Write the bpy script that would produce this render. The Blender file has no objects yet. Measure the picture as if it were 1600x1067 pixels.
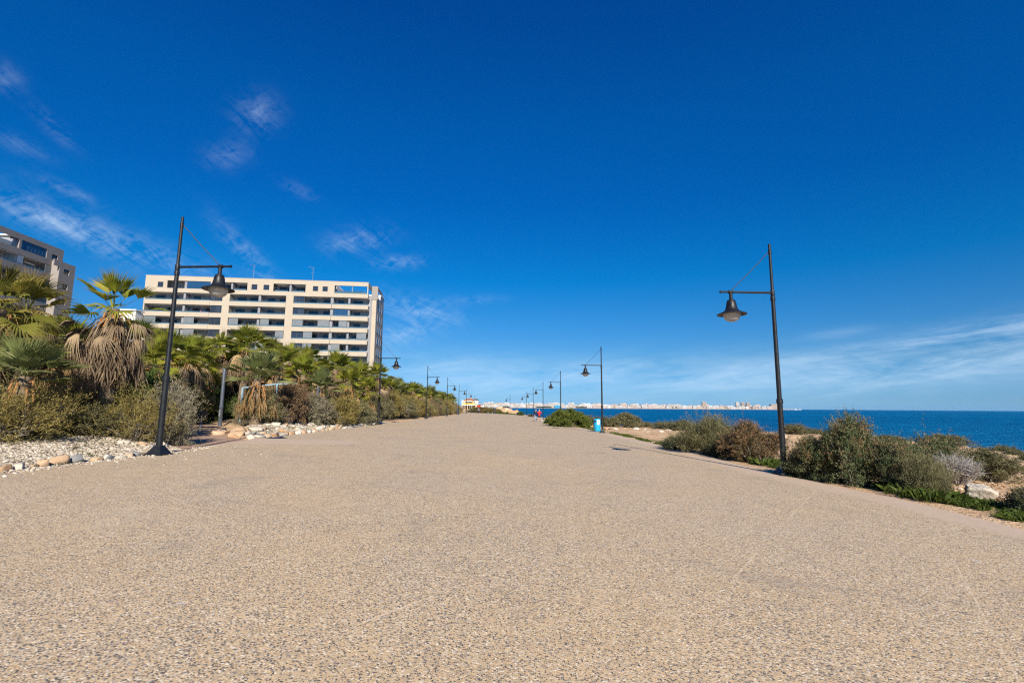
import bpy, bmesh, math, random
import numpy as np
from mathutils import Vector, Matrix, Euler

SC = bpy.context.scene
COL = SC.collection
rnd = random.Random(7)
R = math.radians

# ------------------------------------------------------------------ camera
FPX, PITCH, ROLL = 755.6, R(7.72), R(0.42)
cf = np.array([0, math.cos(PITCH), math.sin(PITCH)]); cr0 = np.array([1., 0, 0]); cu0 = np.cross(cr0, cf)
cr = math.cos(ROLL) * cr0 + math.sin(ROLL) * cu0
cu = -math.sin(ROLL) * cr0 + math.cos(ROLL) * cu0
cam = bpy.data.cameras.new('camera'); camo = bpy.data.objects.new('camera', cam); COL.objects.link(camo)
cam.sensor_width = 36; cam.lens = FPX / 1600 * 36; cam.clip_start = 0.1; cam.clip_end = 100000
camo.matrix_world = Matrix(((cr[0], cu[0], -cf[0], 0), (cr[1], cu[1], -cf[1], 0), (cr[2], cu[2], -cf[2], 0), (0, 0, 0, 1)))
SC.camera = camo

def at(u, v, Y):
    """point at depth Y on the sight line of photo pixel u,v (used to measure the place)"""
    d = cr * (u - 800) / FPX - cu * (v - 533.5) / FPX + cf
    return d * (Y / d[1])

def sstep(x):
    x = np.clip(x, 0, 1); return x * x * (3 - 2 * x)

# ------------------------------------------------------------------ terrain
def plane(x, y):
    return -1.63 - .028 * np.clip(x, -24, 60) - .0045 * np.clip(y, -30, 240)
XL = np.array([(-60, -10.6), (4, -10.6), (10, -10.33), (13.8, -10.05), (15.7, -10.3), (20.3, -10.8), (27, -10.75), (40.5, -11.1), (62, -11.2), (88, -11.7), (114, -12.4), (136, -13.2), (150, -14.4), (165, -19), (400, -60)])
XR = np.array([(-60, 8.4), (8, 8.25), (10.8, 8.3), (14, 7.95), (20.5, 8.0), (30, 7.97), (39, 7.5), (62, 6.7), (90, 5.9), (115, 5.2), (141, 4.3), (150, 2.6), (158, -2), (165, -9), (400, -40)])
XC = np.array([(-60, 34), (10, 33), (25, 31), (36, 29.5), (48, 27.5), (54, 19), (62, 15), (70, 13), (100, 9.5), (140, 6), (170, 4), (210, 2), (250, -6), (330, -19), (400, -42), (480, -120), (560, -500)])
xl = lambda y: np.interp(y, XL[:, 0], XL[:, 1])
xr = lambda y: np.interp(y, XR[:, 0], XR[:, 1])
xc = lambda y: np.interp(y, XC[:, 0], XC[:, 1])
PATH = np.array([(-9.5, 17.2), (-12.2, 19.6), (-15, 23.5), (-18, 28.5), (-23, 34), (-34, 40)])
def path_d(x, y):
    x = np.asarray(x, float); y = np.asarray(y, float)
    best = np.full(np.broadcast(x, y).shape, 1e9)
    for a, b in zip(PATH[:-1], PATH[1:]):
        d = b - a; t = np.clip(((x - a[0]) * d[0] + (y - a[1]) * d[1]) / (d @ d), 0, 1)
        best = np.minimum(best, np.hypot(x - a[0] - t * d[0], y - a[1] - t * d[1]))
    return best
def vnoise(x, y, seed=0):
    """smooth value noise"""
    x = np.asarray(x, float); y = np.asarray(y, float)
    xi = np.floor(x).astype(int); yi = np.floor(y).astype(int); xf = x - xi; yf = y - yi
    def h(i, j):
        n = (i * 374761393 + j * 668265263 + seed * 974711) & 0x7fffffff
        n = ((n ^ (n >> 13)) * 1274126177) & 0x7fffffff
        return ((n ^ (n >> 16)) & 0xffff) / 65535.
    u = xf * xf * (3 - 2 * xf); w = yf * yf * (3 - 2 * yf)
    return (h(xi, yi) * (1 - u) + h(xi + 1, yi) * u) * (1 - w) + (h(xi, yi + 1) * (1 - u) + h(xi + 1, yi + 1) * u) * w
def ground_z(x, y):
    x = np.asarray(x, float); y = np.asarray(y, float)
    p = plane(x, y); L = xl(y); Rr = xr(y); C = xc(y)
    z = p - .06
    dl = L - x
    pm = sstep((path_d(x, y) - 1.3) / 1.2)
    zl = p - .025 + .30 * sstep(dl / 2.6) * pm * np.clip(1.25 - y / 160, .3, 1) + .10 * (vnoise(x * .9, y * .9, 3) - .5) * sstep(dl / 2) * pm + .04 * (vnoise(x * 3, y * 3, 4) - .5) * sstep(dl / .8) * pm
    z = np.where(dl > 0, zl, z)
    dr = x - Rr
    bump = .22 * (vnoise(x * .35, y * .35, 1) - .5) + .10 * (vnoise(x * 1.1, y * 1.1, 2) - .5) + .05 * (vnoise(x * 3.1, y * 3.1, 5) - .5)
    led = .35 * np.floor(2.2 * vnoise(x * .12 + 5, y * .09, 8)) / 2
    zr = plane(np.minimum(x, Rr + 1.0), y) - .03 - .006 * np.clip(dr, 0, 40) + bump * sstep(dr / 2.5) + (led - .2) * sstep((dr - 4) / 5) * .6
    z = np.where(dr > 0, zr, z)
    cn = C + 2.2 * (vnoise(y * .25, x * 0 + 3, 11) - .5) + 1.2 * (vnoise(y * 1.1, x * 0 + 7, 12) - .5)
    dc = x - cn
    z = np.where(dc > -1.2, z - .5 * sstep((dc + 1.2) / 1.2), z)
    z = np.where(dc > 0, z + (-7.5 - z) * sstep(dc / 6.0), z)
    far = (y > 150) & (dr > 0) & (dc < -2)
    z = np.where(far, z + 1.0 * sstep((y - 165) / 25) * sstep((-dc - 2) / 6), z)
    return z
gz = lambda x, y: float(ground_z(x, y))

# ------------------------------------------------------------------ mesh helpers
class MB:
    def __init__(s): s.v = []; s.f = []
    def add(s, vs, fs):
        o = len(s.v); s.v += [tuple(map(float, p)) for p in vs]; s.f += [tuple(i + o for i in f) for f in fs]
    def box(s, x0, x1, y0, y1, z0, z1, bev=0):
        P = [(x0, y0, z0), (x1, y0, z0), (x1, y1, z0), (x0, y1, z0), (x0, y0, z1), (x1, y0, z1), (x1, y1, z1), (x0, y1, z1)]
        s.add(P, [(0, 3, 2, 1), (4, 5, 6, 7), (0, 1, 5, 4), (1, 2, 6, 5), (2, 3, 7, 6), (3, 0, 4, 7)])
    def lathe(s, prof, n=20, c=(0, 0, 0), caps=True):
        vs = []; fs = []
        for (r, z) in prof:
            for k in range(n):
                a = 2 * math.pi * k / n; vs.append((c[0] + r * math.cos(a), c[1] + r * math.sin(a), c[2] + z))
        for i in range(len(prof) - 1):
            for k in range(n):
                fs.append((i * n + k, i * n + (k + 1) % n, (i + 1) * n + (k + 1) % n, (i + 1) * n + k))
        if caps:
            fs.append(tuple(range(n - 1, -1, -1))); m = (len(prof) - 1) * n; fs.append(tuple(range(m, m + n)))
        s.add(vs, fs)
    def tube(s, pts, radii, n=8, caps=True):
        pts = [Vector(p) for p in pts]; vs = []; fs = []
        if not hasattr(radii, '__len__'): radii = [radii] * len(pts)
        prev = None
        for i, p in enumerate(pts):
            d = (pts[min(i + 1, len(pts) - 1)] - pts[max(i - 1, 0)]).normalized()
            ref = prev if prev is not None else (Vector((0, 0, 1)) if abs(d.z) < .9 else Vector((1, 0, 0)))
            a = d.cross(ref).normalized(); b = a.cross(d).normalized(); prev = b
            for k in range(n):
                t = 2 * math.pi * k / n; vs.append(p + (a * math.cos(t) + b * math.sin(t)) * radii[i])
        for i in range(len(pts) - 1):
            for k in range(n):
                fs.append((i * n + k, (i + 1) * n + k, (i + 1) * n + (k + 1) % n, i * n + (k + 1) % n))
        if caps:
            fs.append(tuple(range(n))); m = (len(pts) - 1) * n; fs.append(tuple(range(m + n - 1, m - 1, -1)))
        s.add(vs, fs)
    def mesh(s, name, mat=None, smooth=False):
        me = bpy.data.meshes.new(name); me.from_pydata(s.v, [], s.f); me.update()
        bm = bmesh.new(); bm.from_mesh(me); bmesh.ops.recalc_face_normals(bm, faces=bm.faces); bm.to_mesh(me); bm.free()
        if mat: me.materials.append(mat)
        if smooth:
            me.polygons.foreach_set('use_smooth', [True] * len(me.polygons)); me.set_sharp_from_angle(angle=R(38))
        return me
    def build(s, name, mat, parent=None, smooth=False):
        return link(name, s.mesh(name, mat, smooth), parent)

def link(name, me, parent=None, loc=None):
    o = bpy.data.objects.new(name, me); COL.objects.link(o)
    if parent: o.parent = parent
    if loc is not None: o.location = loc
    return o
def np_mesh(name, V, F, mat=None, smooth=False):
    """V (n,3), F (m,k) constant-size faces"""
    V = np.asarray(V, np.float32); F = np.asarray(F, np.int32); k = F.shape[1]
    me = bpy.data.meshes.new(name)
    me.vertices.add(len(V)); me.vertices.foreach_set('co', V.ravel())
    me.loops.add(F.size); me.loops.foreach_set('vertex_index', F.ravel())
    me.polygons.add(len(F)); me.polygons.foreach_set('loop_start', np.arange(0, F.size, k, dtype=np.int32))
    if smooth: me.polygons.foreach_set('use_smooth', np.ones(len(F), bool))
    me.update(calc_edges=True); me.validate()
    if mat: me.materials.append(mat)
    return me
def tag(o, label=None, cat=None, group=None, kind=None):
    if label: o['label'] = label
    if cat: o['category'] = cat
    if group: o['group'] = group
    if kind: o['kind'] = kind
    return o
def thing(name, label, cat, loc=(0, 0, 0), rz=0, group=None):
    o = bpy.data.objects.new(name, None); COL.objects.link(o); o.location = loc; o.rotation_euler = (0, 0, rz)
    o.empty_display_size = .2
    return tag(o, label, cat, group)
def copy_tree(o, parent=None):
    c = o.copy(); COL.objects.link(c)
    if parent: c.parent = parent
    for ch in list(o.children): copy_tree(ch, c)
    return c

# ------------------------------------------------------------------ materials
def new_mat(name):
    m = bpy.data.materials.new(name); m.use_nodes = True; nt = m.node_tree; nt.nodes.clear()
    out = nt.nodes.new('ShaderNodeOutputMaterial'); return m, nt, out
class N:
    """small helper to wire nodes"""
    def __init__(s, nt): s.nt = nt
    def n(s, t, **kw):
        nd = s.nt.nodes.new(t)
        for k, v in kw.items(): setattr(nd, k, v)
        return nd
    def l(s, a, b): s.nt.links.new(a, b)
    def m(s, op, a, b=None, c=None, clamp=False):
        nd = s.n('ShaderNodeMath', operation=op, use_clamp=clamp)
        for i, x in enumerate((a, b, c)):
            if x is None: continue
            if isinstance(x, (int, float)): nd.inputs[i].default_value = x
            else: s.l(x, nd.inputs[i])
        return nd.outputs[0]
    def noise(s, vec, scale, detail=4, rough=.55, dist=0, dim='3D'):
        nd = s.n('ShaderNodeTexNoise', noise_dimensions=dim); nd.inputs['Scale'].default_value = scale; nd.inputs['Detail'].default_value = detail
        nd.inputs['Roughness'].default_value = rough; nd.inputs['Distortion'].default_value = dist
        if vec is not None: s.l(vec, nd.inputs['Vector'])
        return nd.outputs['Fac']
    def ramp(s, fac, stops, interp='LINEAR'):
        nd = s.n('ShaderNodeValToRGB'); cr_ = nd.color_ramp; cr_.interpolation = interp
        while len(cr_.elements) < len(stops): cr_.elements.new(.5)
        for e, (p, c) in zip(cr_.elements, stops):
            e.position = p; e.color = (*c, 1) if len(c) == 3 else c
        s.l(fac, nd.inputs[0]); return nd.outputs['Color']
    def mix(s, fac, a, b, mode='MIX'):
        nd = s.n('ShaderNodeMix', data_type='RGBA', blend_type=mode)
        for k, x in ((0, fac), (6, a), (7, b)):
            if isinstance(x, (int, float)): nd.inputs[k].default_value = x
            elif isinstance(x, tuple): nd.inputs[k].default_value = (*x, 1)
            else: s.l(x, nd.inputs[k])
        return nd.outputs[2]
    def mr(s, x, a, b, c=0., d=1.):
        nd = s.n('ShaderNodeMapRange'); nd.clamp = True
        for i, v in zip((1, 2, 3, 4), (a, b, c, d)): nd.inputs[i].default_value = v
        s.l(x, nd.inputs[0]); return nd.outputs[0]
    def bump(s, h, strength=.5, dist=.02):
        nd = s.n('ShaderNodeBump'); nd.inputs['Strength'].default_value = strength; nd.inputs['Distance'].default_value = dist
        s.l(h, nd.inputs['Height']); return nd.outputs[0]
    def pbsdf(s, col, rough=.7, spec=.3, normal=None, metal=0):
        nd = s.n('ShaderNodeBsdfPrincipled')
        if isinstance(col, tuple): nd.inputs['Base Color'].default_value = (*col, 1)
        else: s.l(col, nd.inputs['Base Color'])
        if isinstance(rough, (int, float)): nd.inputs['Roughness'].default_value = rough
        else: s.l(rough, nd.inputs['Roughness'])
        nd.inputs['Specular IOR Level'].default_value = spec; nd.inputs['Metallic'].default_value = metal
        if normal is not None: s.l(normal, nd.inputs['Normal'])
        return nd
def mat_plain(name, col, rough=.6, spec=.4, var=.12, scale=6, metal=0, bump=0):
    """painted / plain surface with mild wear so that it is never one flat colour"""
    m, nt, out = new_mat(name); h = N(nt)
    tc = h.n('ShaderNodeTexCoord').outputs['Object']
    n1 = h.noise(tc, scale, 6, .65)
    f = h.mr(n1, .3, .75, 1 - var, 1 + var)
    mul = h.n('ShaderNodeMix', data_type='RGBA', blend_type='MULTIPLY'); mul.inputs[0].default_value = 1
    mul.inputs[6].default_value = (*col, 1); h.l(f, mul.inputs[7])
    b = h.pbsdf(mul.outputs[2], h.mr(n1, .3, .7, rough - .08, rough + .08), spec, h.bump(n1, bump, .02) if bump else None, metal)
    h.l(b.outputs[0], out.inputs[0]); return m
def mat_leaf(name, stops, trans=.28, noise_scale=1.3, tip=None, tip_amt=0., rough=.6, brown=0):
    """foliage: colour per leaf (random per island) and per clump (noise in the plant's own space)"""
    m, nt, out = new_mat(name); h = N(nt)
    isl = h.n('ShaderNodeNewGeometry').outputs['Random Per Island']
    tc = h.n('ShaderNodeTexCoord').outputs['Object']
    oi = h.n('ShaderNodeObjectInfo').outputs['Random']
    n1 = h.noise(tc, noise_scale, 3, .6); n3 = h.noise(tc, noise_scale * 4.5, 2, .5)
    tone = h.n('ShaderNodeAttribute', attribute_name='tone').outputs['Fac']
    f = h.m('ADD', h.m('MULTIPLY', isl, .28), h.m('ADD', h.m('MULTIPLY', h.mr(n1, .3, .7), .20), h.m('ADD', h.m('MULTIPLY', tone, .38), h.m('ADD', h.m('MULTIPLY', h.mr(n3, .36, .64), .10), h.m('MULTIPLY', oi, .10)))))
    c = h.ramp(f, stops)
    if tip is not None:
        sep = h.n('ShaderNodeSeparateXYZ'); h.l(tc, sep.inputs[0])
        n2 = h.noise(tc, 2.6, 3, .6)
        t = h.m('MULTIPLY', h.m('MULTIPLY', h.mr(n2, .42, .6), h.m('GREATER_THAN', h.m('FRACT', h.m('MULTIPLY', isl, 7.31)), 1 - tip_amt)), h.mr(sep.outputs[2], .25, .75))
        c = h.mix(t, c, tip)
    if brown:
        tf = h.n('ShaderNodeAttribute', attribute_name='tipf').outputs['Fac']
        c = h.mix(h.mr(h.m('ADD', tf, h.m('MULTIPLY', h.m('SUBTRACT', h.noise(tc, 5, 3, .6), .5), .8)), .80 - .25 * brown, 1.05, 0, .9), c, (.34, .22, .095))
    b = h.pbsdf(c, rough, .25)
    tr = h.n('ShaderNodeBsdfTranslucent'); h.l(c, tr.inputs[0])
    mx = h.n('ShaderNodeMixShader'); mx.inputs[0].default_value = trans
    h.l(b.outputs[0], mx.inputs[1]); h.l(tr.outputs[0], mx.inputs[2]); h.l(mx.outputs[0], out.inputs[0]); return m
def mat_stone(name, c1, c2, scale=3., c3=None):
    m, nt, out = new_mat(name); h = N(nt)
    g = h.n('ShaderNodeNewGeometry'); isl = g.outputs['Random Per Island']
    tc = h.n('ShaderNodeTexCoord').outputs['Object']; oi = h.n('ShaderNodeObjectInfo').outputs['Random']
    n1 = h.noise(tc, scale, 6, .65); n2 = h.noise(tc, scale * 6, 4, .6)
    f = h.m('ADD', h.m('MULTIPLY', n1, .6), h.m('MULTIPLY', h.m('ADD', isl, oi), .25))
    c = h.ramp(f, [(.25, c1), (.6, c2)] + ([(.9, c3)] if c3 else []))
    c = h.mix(h.mr(n2, .55, .8, 0, .35), c, tuple(x * .55 for x in c1))
    b = h.pbsdf(c, .9, .15, h.bump(h.m('ADD', n1, h.m('MULTIPLY', n2, .4)), .6, .03)); h.l(b.outputs[0], out.inputs[0]); return m
def mat_glass(name, tint, rough=.06, alpha=.35, spec=.6):
    """window glass: dark body with sky reflection, partly see-through"""
    m, nt, out = new_mat(name); h = N(nt)
    b = h.pbsdf(tint, rough, spec); b.inputs['Alpha'].default_value = alpha
    h.l(b.outputs[0], out.inputs[0]); return m

M = {}
M['lamp'] = mat_plain('lamp_paint', (.011, .012, .014), .45, .35, .35, 9)
M['lamp_dark'] = mat_plain('lamp_inside', (.62, .61, .58), .5, .4, .1, 9)
M['cable'] = mat_plain('steel_cable', (.05, .055, .06), .4, .5, .2, 5, .3)
M['beige'] = mat_plain('beige_cladding', (.45, .383, .290), .8, .2, .07, .45)
M['soffit'] = mat_plain('white_render', (.76, .74, .71), .85, .2, .06, .6)
M['greywall'] = mat_plain('grey_render', (.47, .465, .46), .85, .2, .12, .5)
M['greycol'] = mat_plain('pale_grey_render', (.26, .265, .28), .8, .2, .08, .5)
M['shaded_beige'] = mat_plain('shaded_beige_cladding', (.30, .265, .235), .85, .2, .08, .5)  # beige cladding with the facade's shade put into its colour
M['frame'] = mat_plain('window_frame', (.05, .055, .06), .5, .4, .1, 3)
M['glass'] = mat_glass('dark_glass', (.035, .05, .075), .05, .6, .9)
M['glass_blue'] = mat_glass('blue_glazing', (.015, .06, .14), .05, 1.0, .8)
M['rail_glass'] = mat_glass('balustrade_glass', (.10, .19, .25), .08, .6, .7)
M['screen'] = mat_plain('frosted_screen', (.16, .18, .19), .4, .5, .10, 1.5)
M['curtain'] = mat_plain('curtain', (.60, .62, .62), .8, .2, .10, 2)
M['white'] = mat_plain('white_paint', (.74, .74, .72), .6, .3, .05, 1.0)
M['blue_frame'] = mat_plain('pale_blue_paint', (.26, .40, .48), .5, .4, .1, 3)
M['column'] = mat_plain('galvanised_column', (.09, .105, .13), .5, .4, .15, 2.5, .3)
M['bin_blue'] = mat_plain('cyan_bin_plastic', (.012, .36, .62), .4, .5, .08, 3)
M['bin_dark'] = mat_plain('dark_bin_metal', (.035, .04, .05), .5, .4, .15, 5)
M['metal'] = mat_plain('brushed_metal', (.30, .31, .32), .4, .5, .12, 6, .6)
M['bark'] = mat_stone('palm_bark', (.10, .075, .05), (.22, .165, .11), 5)
M['twig'] = mat_stone('twig_bark', (.10, .085, .07), (.24, .21, .18), 4)
M['twig_grey'] = mat_stone('dead_twig', (.20, .18, .17), (.38, .35, .33), 4)

# ------------------------------------------------------------------ world, sun
SUN_AZ, SUN_EL = R(180 - 12.5), R(30.5)          # compass style: from +Y towards +X
sdir = Vector((math.sin(SUN_AZ) * math.cos(SUN_EL), math.cos(SUN_AZ) * math.cos(SUN_EL), math.sin(SUN_EL)))
sun = bpy.data.lights.new('sun', 'SUN'); sun.energy = 5.0; sun.angle = R(.53); sun.color = (1.0, .93, .82)
suno = bpy.data.objects.new('sun', sun); COL.objects.link(suno); suno.location = (30, -40, 60)
suno.rotation_euler = (-sdir).to_track_quat('-Z', 'Y').to_euler()
W = bpy.data.worlds.new('World'); SC.world = W; W.use_nodes = True; nt = W.node_tree; nt.nodes.clear(); h = N(nt)
sky = h.n('ShaderNodeTexSky', sky_type='NISHITA'); sky.sun_disc = False; sky.sun_elevation = SUN_EL; sky.sun_rotation = SUN_AZ
sky.altitude = 0; sky.air_density = 1.0; sky.dust_density = 0; sky.ozone_density = 6.0
tcw = h.n('ShaderNodeTexCoord').outputs['Generated']
sp = h.n('ShaderNodeSeparateXYZ'); h.l(tcw, sp.inputs[0]); dx, dy, dz = sp.outputs
el = h.m('MULTIPLY', h.m('ARCSINE', dz), 57.2958); az = h.m('MULTIPLY', h.m('ARCTAN2', dx, dy), 57.2958)
# polarised, saturated sky: the darkest red is pulled out of the blue
hs = h.n('ShaderNodeHueSaturation'); hs.inputs['Saturation'].default_value = 1.0; h.l(sky.outputs[0], hs.inputs['Color'])
skc = h.mix(1.0, hs.outputs[0], h.ramp(h.mr(dz, 0, .75), [(0, (.24, .45, .81)), (.0233, (.225, .42, .73)), (.12, (.22, .44, .61)), (.335, (.012, .443, .70)), (.53, (.002, .40, .76)), (.70, (.001, .43, .82)), (.9, (.001, .38, .83))]), 'MULTIPLY')
# thin cirrus
cmb = h.n('ShaderNodeCombineXYZ'); h.l(az, cmb.inputs[0]); h.l(el, cmb.inputs[1])
def wisp(rot, sx, sy, rough=.68, dist=.5, det=9, off=0):
    mp = h.n('ShaderNodeMapping'); mp.vector_type = 'TEXTURE'; mp.inputs['Rotation'].default_value = (0, 0, R(rot)); mp.inputs['Scale'].default_value = (1 / sx, 1 / sy, 1); mp.inputs['Location'].default_value = (off, off * .7, off)
    h.l(cmb.outputs[0], mp.inputs[0]); return h.noise(mp.outputs[0], 1.0, det, rough, dist)
n_f = h.m('ADD', h.m('MULTIPLY', wisp(-28, .16, .55, .68, .9), .6), h.m('MULTIPLY', wisp(35, .55, 1.1, .7, .6, 8, 40), .4))
n_a = n_f
n_b = h.m('ADD', h.m('MULTIPLY', wisp(8, .055, .42, .66, .6, 9, 13), .7), h.m('MULTIPLY', wisp(-6, .22, .9, .68, .5, 8, 70), .3))
def blob(a0, e0, sa, se, rot):
    ca, sa_ = math.cos(R(rot)), math.sin(R(rot))
    da = h.m('SUBTRACT', az, a0); de = h.m('SUBTRACT', el, e0)
    u = h.m('DIVIDE', h.m('ADD', h.m('MULTIPLY', da, ca), h.m('MULTIPLY', de, sa_)), sa)
    v = h.m('DIVIDE', h.m('SUBTRACT', h.m('MULTIPLY', de, ca), h.m('MULTIPLY', da, sa_)), se)
    return h.m('POWER', 2.718, h.m('MULTIPLY', h.m('ADD', h.m('MULTIPLY', u, u), h.m('MULTIPLY', v, v)), -1.0))
def pix(u, v):
    d = at(u, v, 1.0); d = d / np.linalg.norm(d); return math.degrees(math.atan2(d[0], d[1])), math.degrees(math.asin(d[2]))
tot = None
for (u, v, sa, se, rot, amt) in ((165, 374, 9.0, 1.3, -13, .95), (75, 345, 3.5, .8, -20, .5), (390, 400, 3.6, .9, -42, .75), (402, 178, 2.0, 1.5, 25, .55), (355, 243, 2.0, 1.1, 25, .38), (560, 375, 3.2, 1.2, 14, .7), (622, 410, 2.6, .7, 5, .75), (650, 483, 4.4, 1.4, -10, .9), (470, 298, 1.8, .6, -15, .35), (85, 200, 1.6, .6, -35, .4), (105, 297, 2.0, .45, -14, .5), (5, 120, 1.0, .9, 0, .45), (30, 228, 1.8, .6, -10, .35), (625, 523, 4.5, 1.2, 12, .7), (740, 468, 3, .5, 2, .4)):
    a0, e0 = pix(u, v); b_ = h.m('MULTIPLY', blob(a0, e0, sa, se, rot), amt)
    tot = b_ if tot is None else h.m('ADD', tot, b_)
left_c = h.m('MULTIPLY', h.m('MULTIPLY', tot, h.mr(n_a, .44, .64)), .38)
low = None
for (u, v, sa, se, rot, amt) in ((1560, 512, 14, .9, 8, 1.3), (1560, 555, 16, 2.0, 6, 1.1), (1300, 585, 16, 1.7, 4, .75), (1000, 588, 16, 2.0, 2, .95), (720, 585, 12, 2.4, -2, .95), (990, 575, 4, .8, 0, .6), (1310, 520, 3.0, .5, 4, .55)):
    a0, e0 = pix(u, v); b_ = h.m('MULTIPLY', blob(a0, e0, sa, se, rot), amt)
    low = b_ if low is None else h.m('ADD', low, b_)
low_c = h.m('MULTIPLY', h.m('MULTIPLY', low, h.mr(n_b, .36, .68)), .44)
cl = h.m('MINIMUM', h.m('ADD', left_c, low_c), .8)
skc2 = h.mix(cl, skc, (5.0, 6.3, 7.6))
bg = h.n('ShaderNodeBackground'); bg.inputs['Strength'].default_value = .10; h.l(skc2, bg.inputs[0])
wo = h.n('ShaderNodeOutputWorld'); h.l(bg.outputs[0], wo.inputs[0])
SC.cycles.use_denoising = False; SC.cycles.pixel_filter_type = 'BLACKMAN_HARRIS'; SC.cycles.filter_width = 1.25
SC.view_settings.view_transform = 'Standard'; SC.view_settings.look = 'None'; SC.view_settings.exposure = .55; SC.view_settings.gamma = 1

# ------------------------------------------------------------------ ground, promenade, path, sea
def grid_mesh(name, xs, ys, zf, mat, smooth=True, attr=None):
    X, Y = np.meshgrid(xs, ys); Z = zf(X, Y); V = np.stack([X, Y, Z], -1).reshape(-1, 3)
    nx, ny = len(xs), len(ys); i = np.arange(ny - 1)[:, None] * nx + np.arange(nx - 1)[None]
    F = np.stack([i, i + 1, i + nx + 1, i + nx], -1).reshape(-1, 4)
    me = np_mesh(name, V, F, mat, smooth)
    if attr is not None:
        a = me.color_attributes.new('mask', 'FLOAT_COLOR', 'POINT'); a.data.foreach_set('color', attr(X.ravel(), Y.ravel()).astype(np.float32).ravel())
    return me
# materials
def ground_material():
    m, nt, out = new_mat('coastal_ground'); h = N(nt)
    P = h.n('ShaderNodeNewGeometry').outputs['Position']
    at_ = h.n('ShaderNodeVertexColor', layer_name='mask'); sc_ = h.n('ShaderNodeSeparateColor'); h.l(at_.outputs[0], sc_.inputs[0])
    n0 = h.noise(P, .25, 5, .6); n1 = h.noise(P, 1.3, 8, .7); n2 = h.noise(P, 9, 5, .65)
    vo = h.n('ShaderNodeTexVoronoi'); vo.inputs['Scale'].default_value = 11; vo.inputs['Randomness'].default_value = 1; h.l(P, vo.inputs['Vector'])
    vo2 = h.n('ShaderNodeTexVoronoi'); vo2.inputs['Scale'].default_value = 26; h.l(P, vo2.inputs['Vector'])
    f = h.m('ADD', h.m('MULTIPLY', n1, .65), h.m('MULTIPLY', n2, .35))
    dirt = h.ramp(f, [(.30, (.30, .18, .092)), (.46, (.52, .335, .185)), (.6, (.66, .46, .275)), (.75, (.74, .58, .41))])
    sv = h.n('ShaderNodeSeparateColor'); h.l(vo.outputs['Color'], sv.inputs[0])
    stone = h.ramp(sv.outputs[0], [(0, (.50, .40, .28)), (.5, (.64, .54, .42)), (1, (.42, .24, .12))])
    isst = h.m('MULTIPLY', h.m('GREATER_THAN', sv.outputs[1], .62), h.m('LESS_THAN', vo.outputs['Distance'], .42))
    c = h.mix(h.m('MULTIPLY', isst, h.mr(n0, .35, .6)), dirt, stone)
    grav = h.ramp(vo2.outputs['Color'], [(0, (.52, .46, .37)), (.5, (.68, .63, .54)), (1, (.76, .72, .65))])
    sv2 = h.n('ShaderNodeSeparateColor'); h.l(vo2.outputs['Color'], sv2.inputs[0])
    grav = h.ramp(sv2.outputs[0], [(0, (.34, .26, .18)), (.35, (.48, .40, .29)), (1, (.60, .53, .42))])
    gm = h.mr(h.m('ADD', sc_.outputs[0], h.m('MULTIPLY', h.m('SUBTRACT', n1, .5), .5)), .4, .6)
    c = h.mix(gm, c, grav)
    litter = h.ramp(f, [(.3, (.06, .045, .03)), (.6, (.16, .12, .08)), (.8, (.26, .21, .15))])
    lm = h.mr(h.m('ADD', sc_.outputs[1], h.m('MULTIPLY', h.m('SUBTRACT', n1, .5), .7)), .4, .65)
    c = h.mix(lm, c, litter)
    green = h.ramp(n2, [(.3, (.05, .07, .02)), (.7, (.12, .15, .04))])
    gr = h.mr(h.m('ADD', sc_.outputs[2], h.m('MULTIPLY', h.m('SUBTRACT', n1, .5), .8)), .45, .7)
    c = h.mix(gr, c, green)
    hgt = h.m('ADD', h.m('MULTIPLY', n1, 1.6), h.m('ADD', h.m('MULTIPLY', n2, .5), h.m('MULTIPLY', vo.outputs['Distance'], -.35)))
    hgt = h.m('SUBTRACT', hgt, h.m('MULTIPLY', vo2.outputs['Distance'], .3))
    b = h.pbsdf(c, .92, .12, h.bump(hgt, .8, .07)); h.l(b.outputs[0], out.inputs[0]); return m
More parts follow.
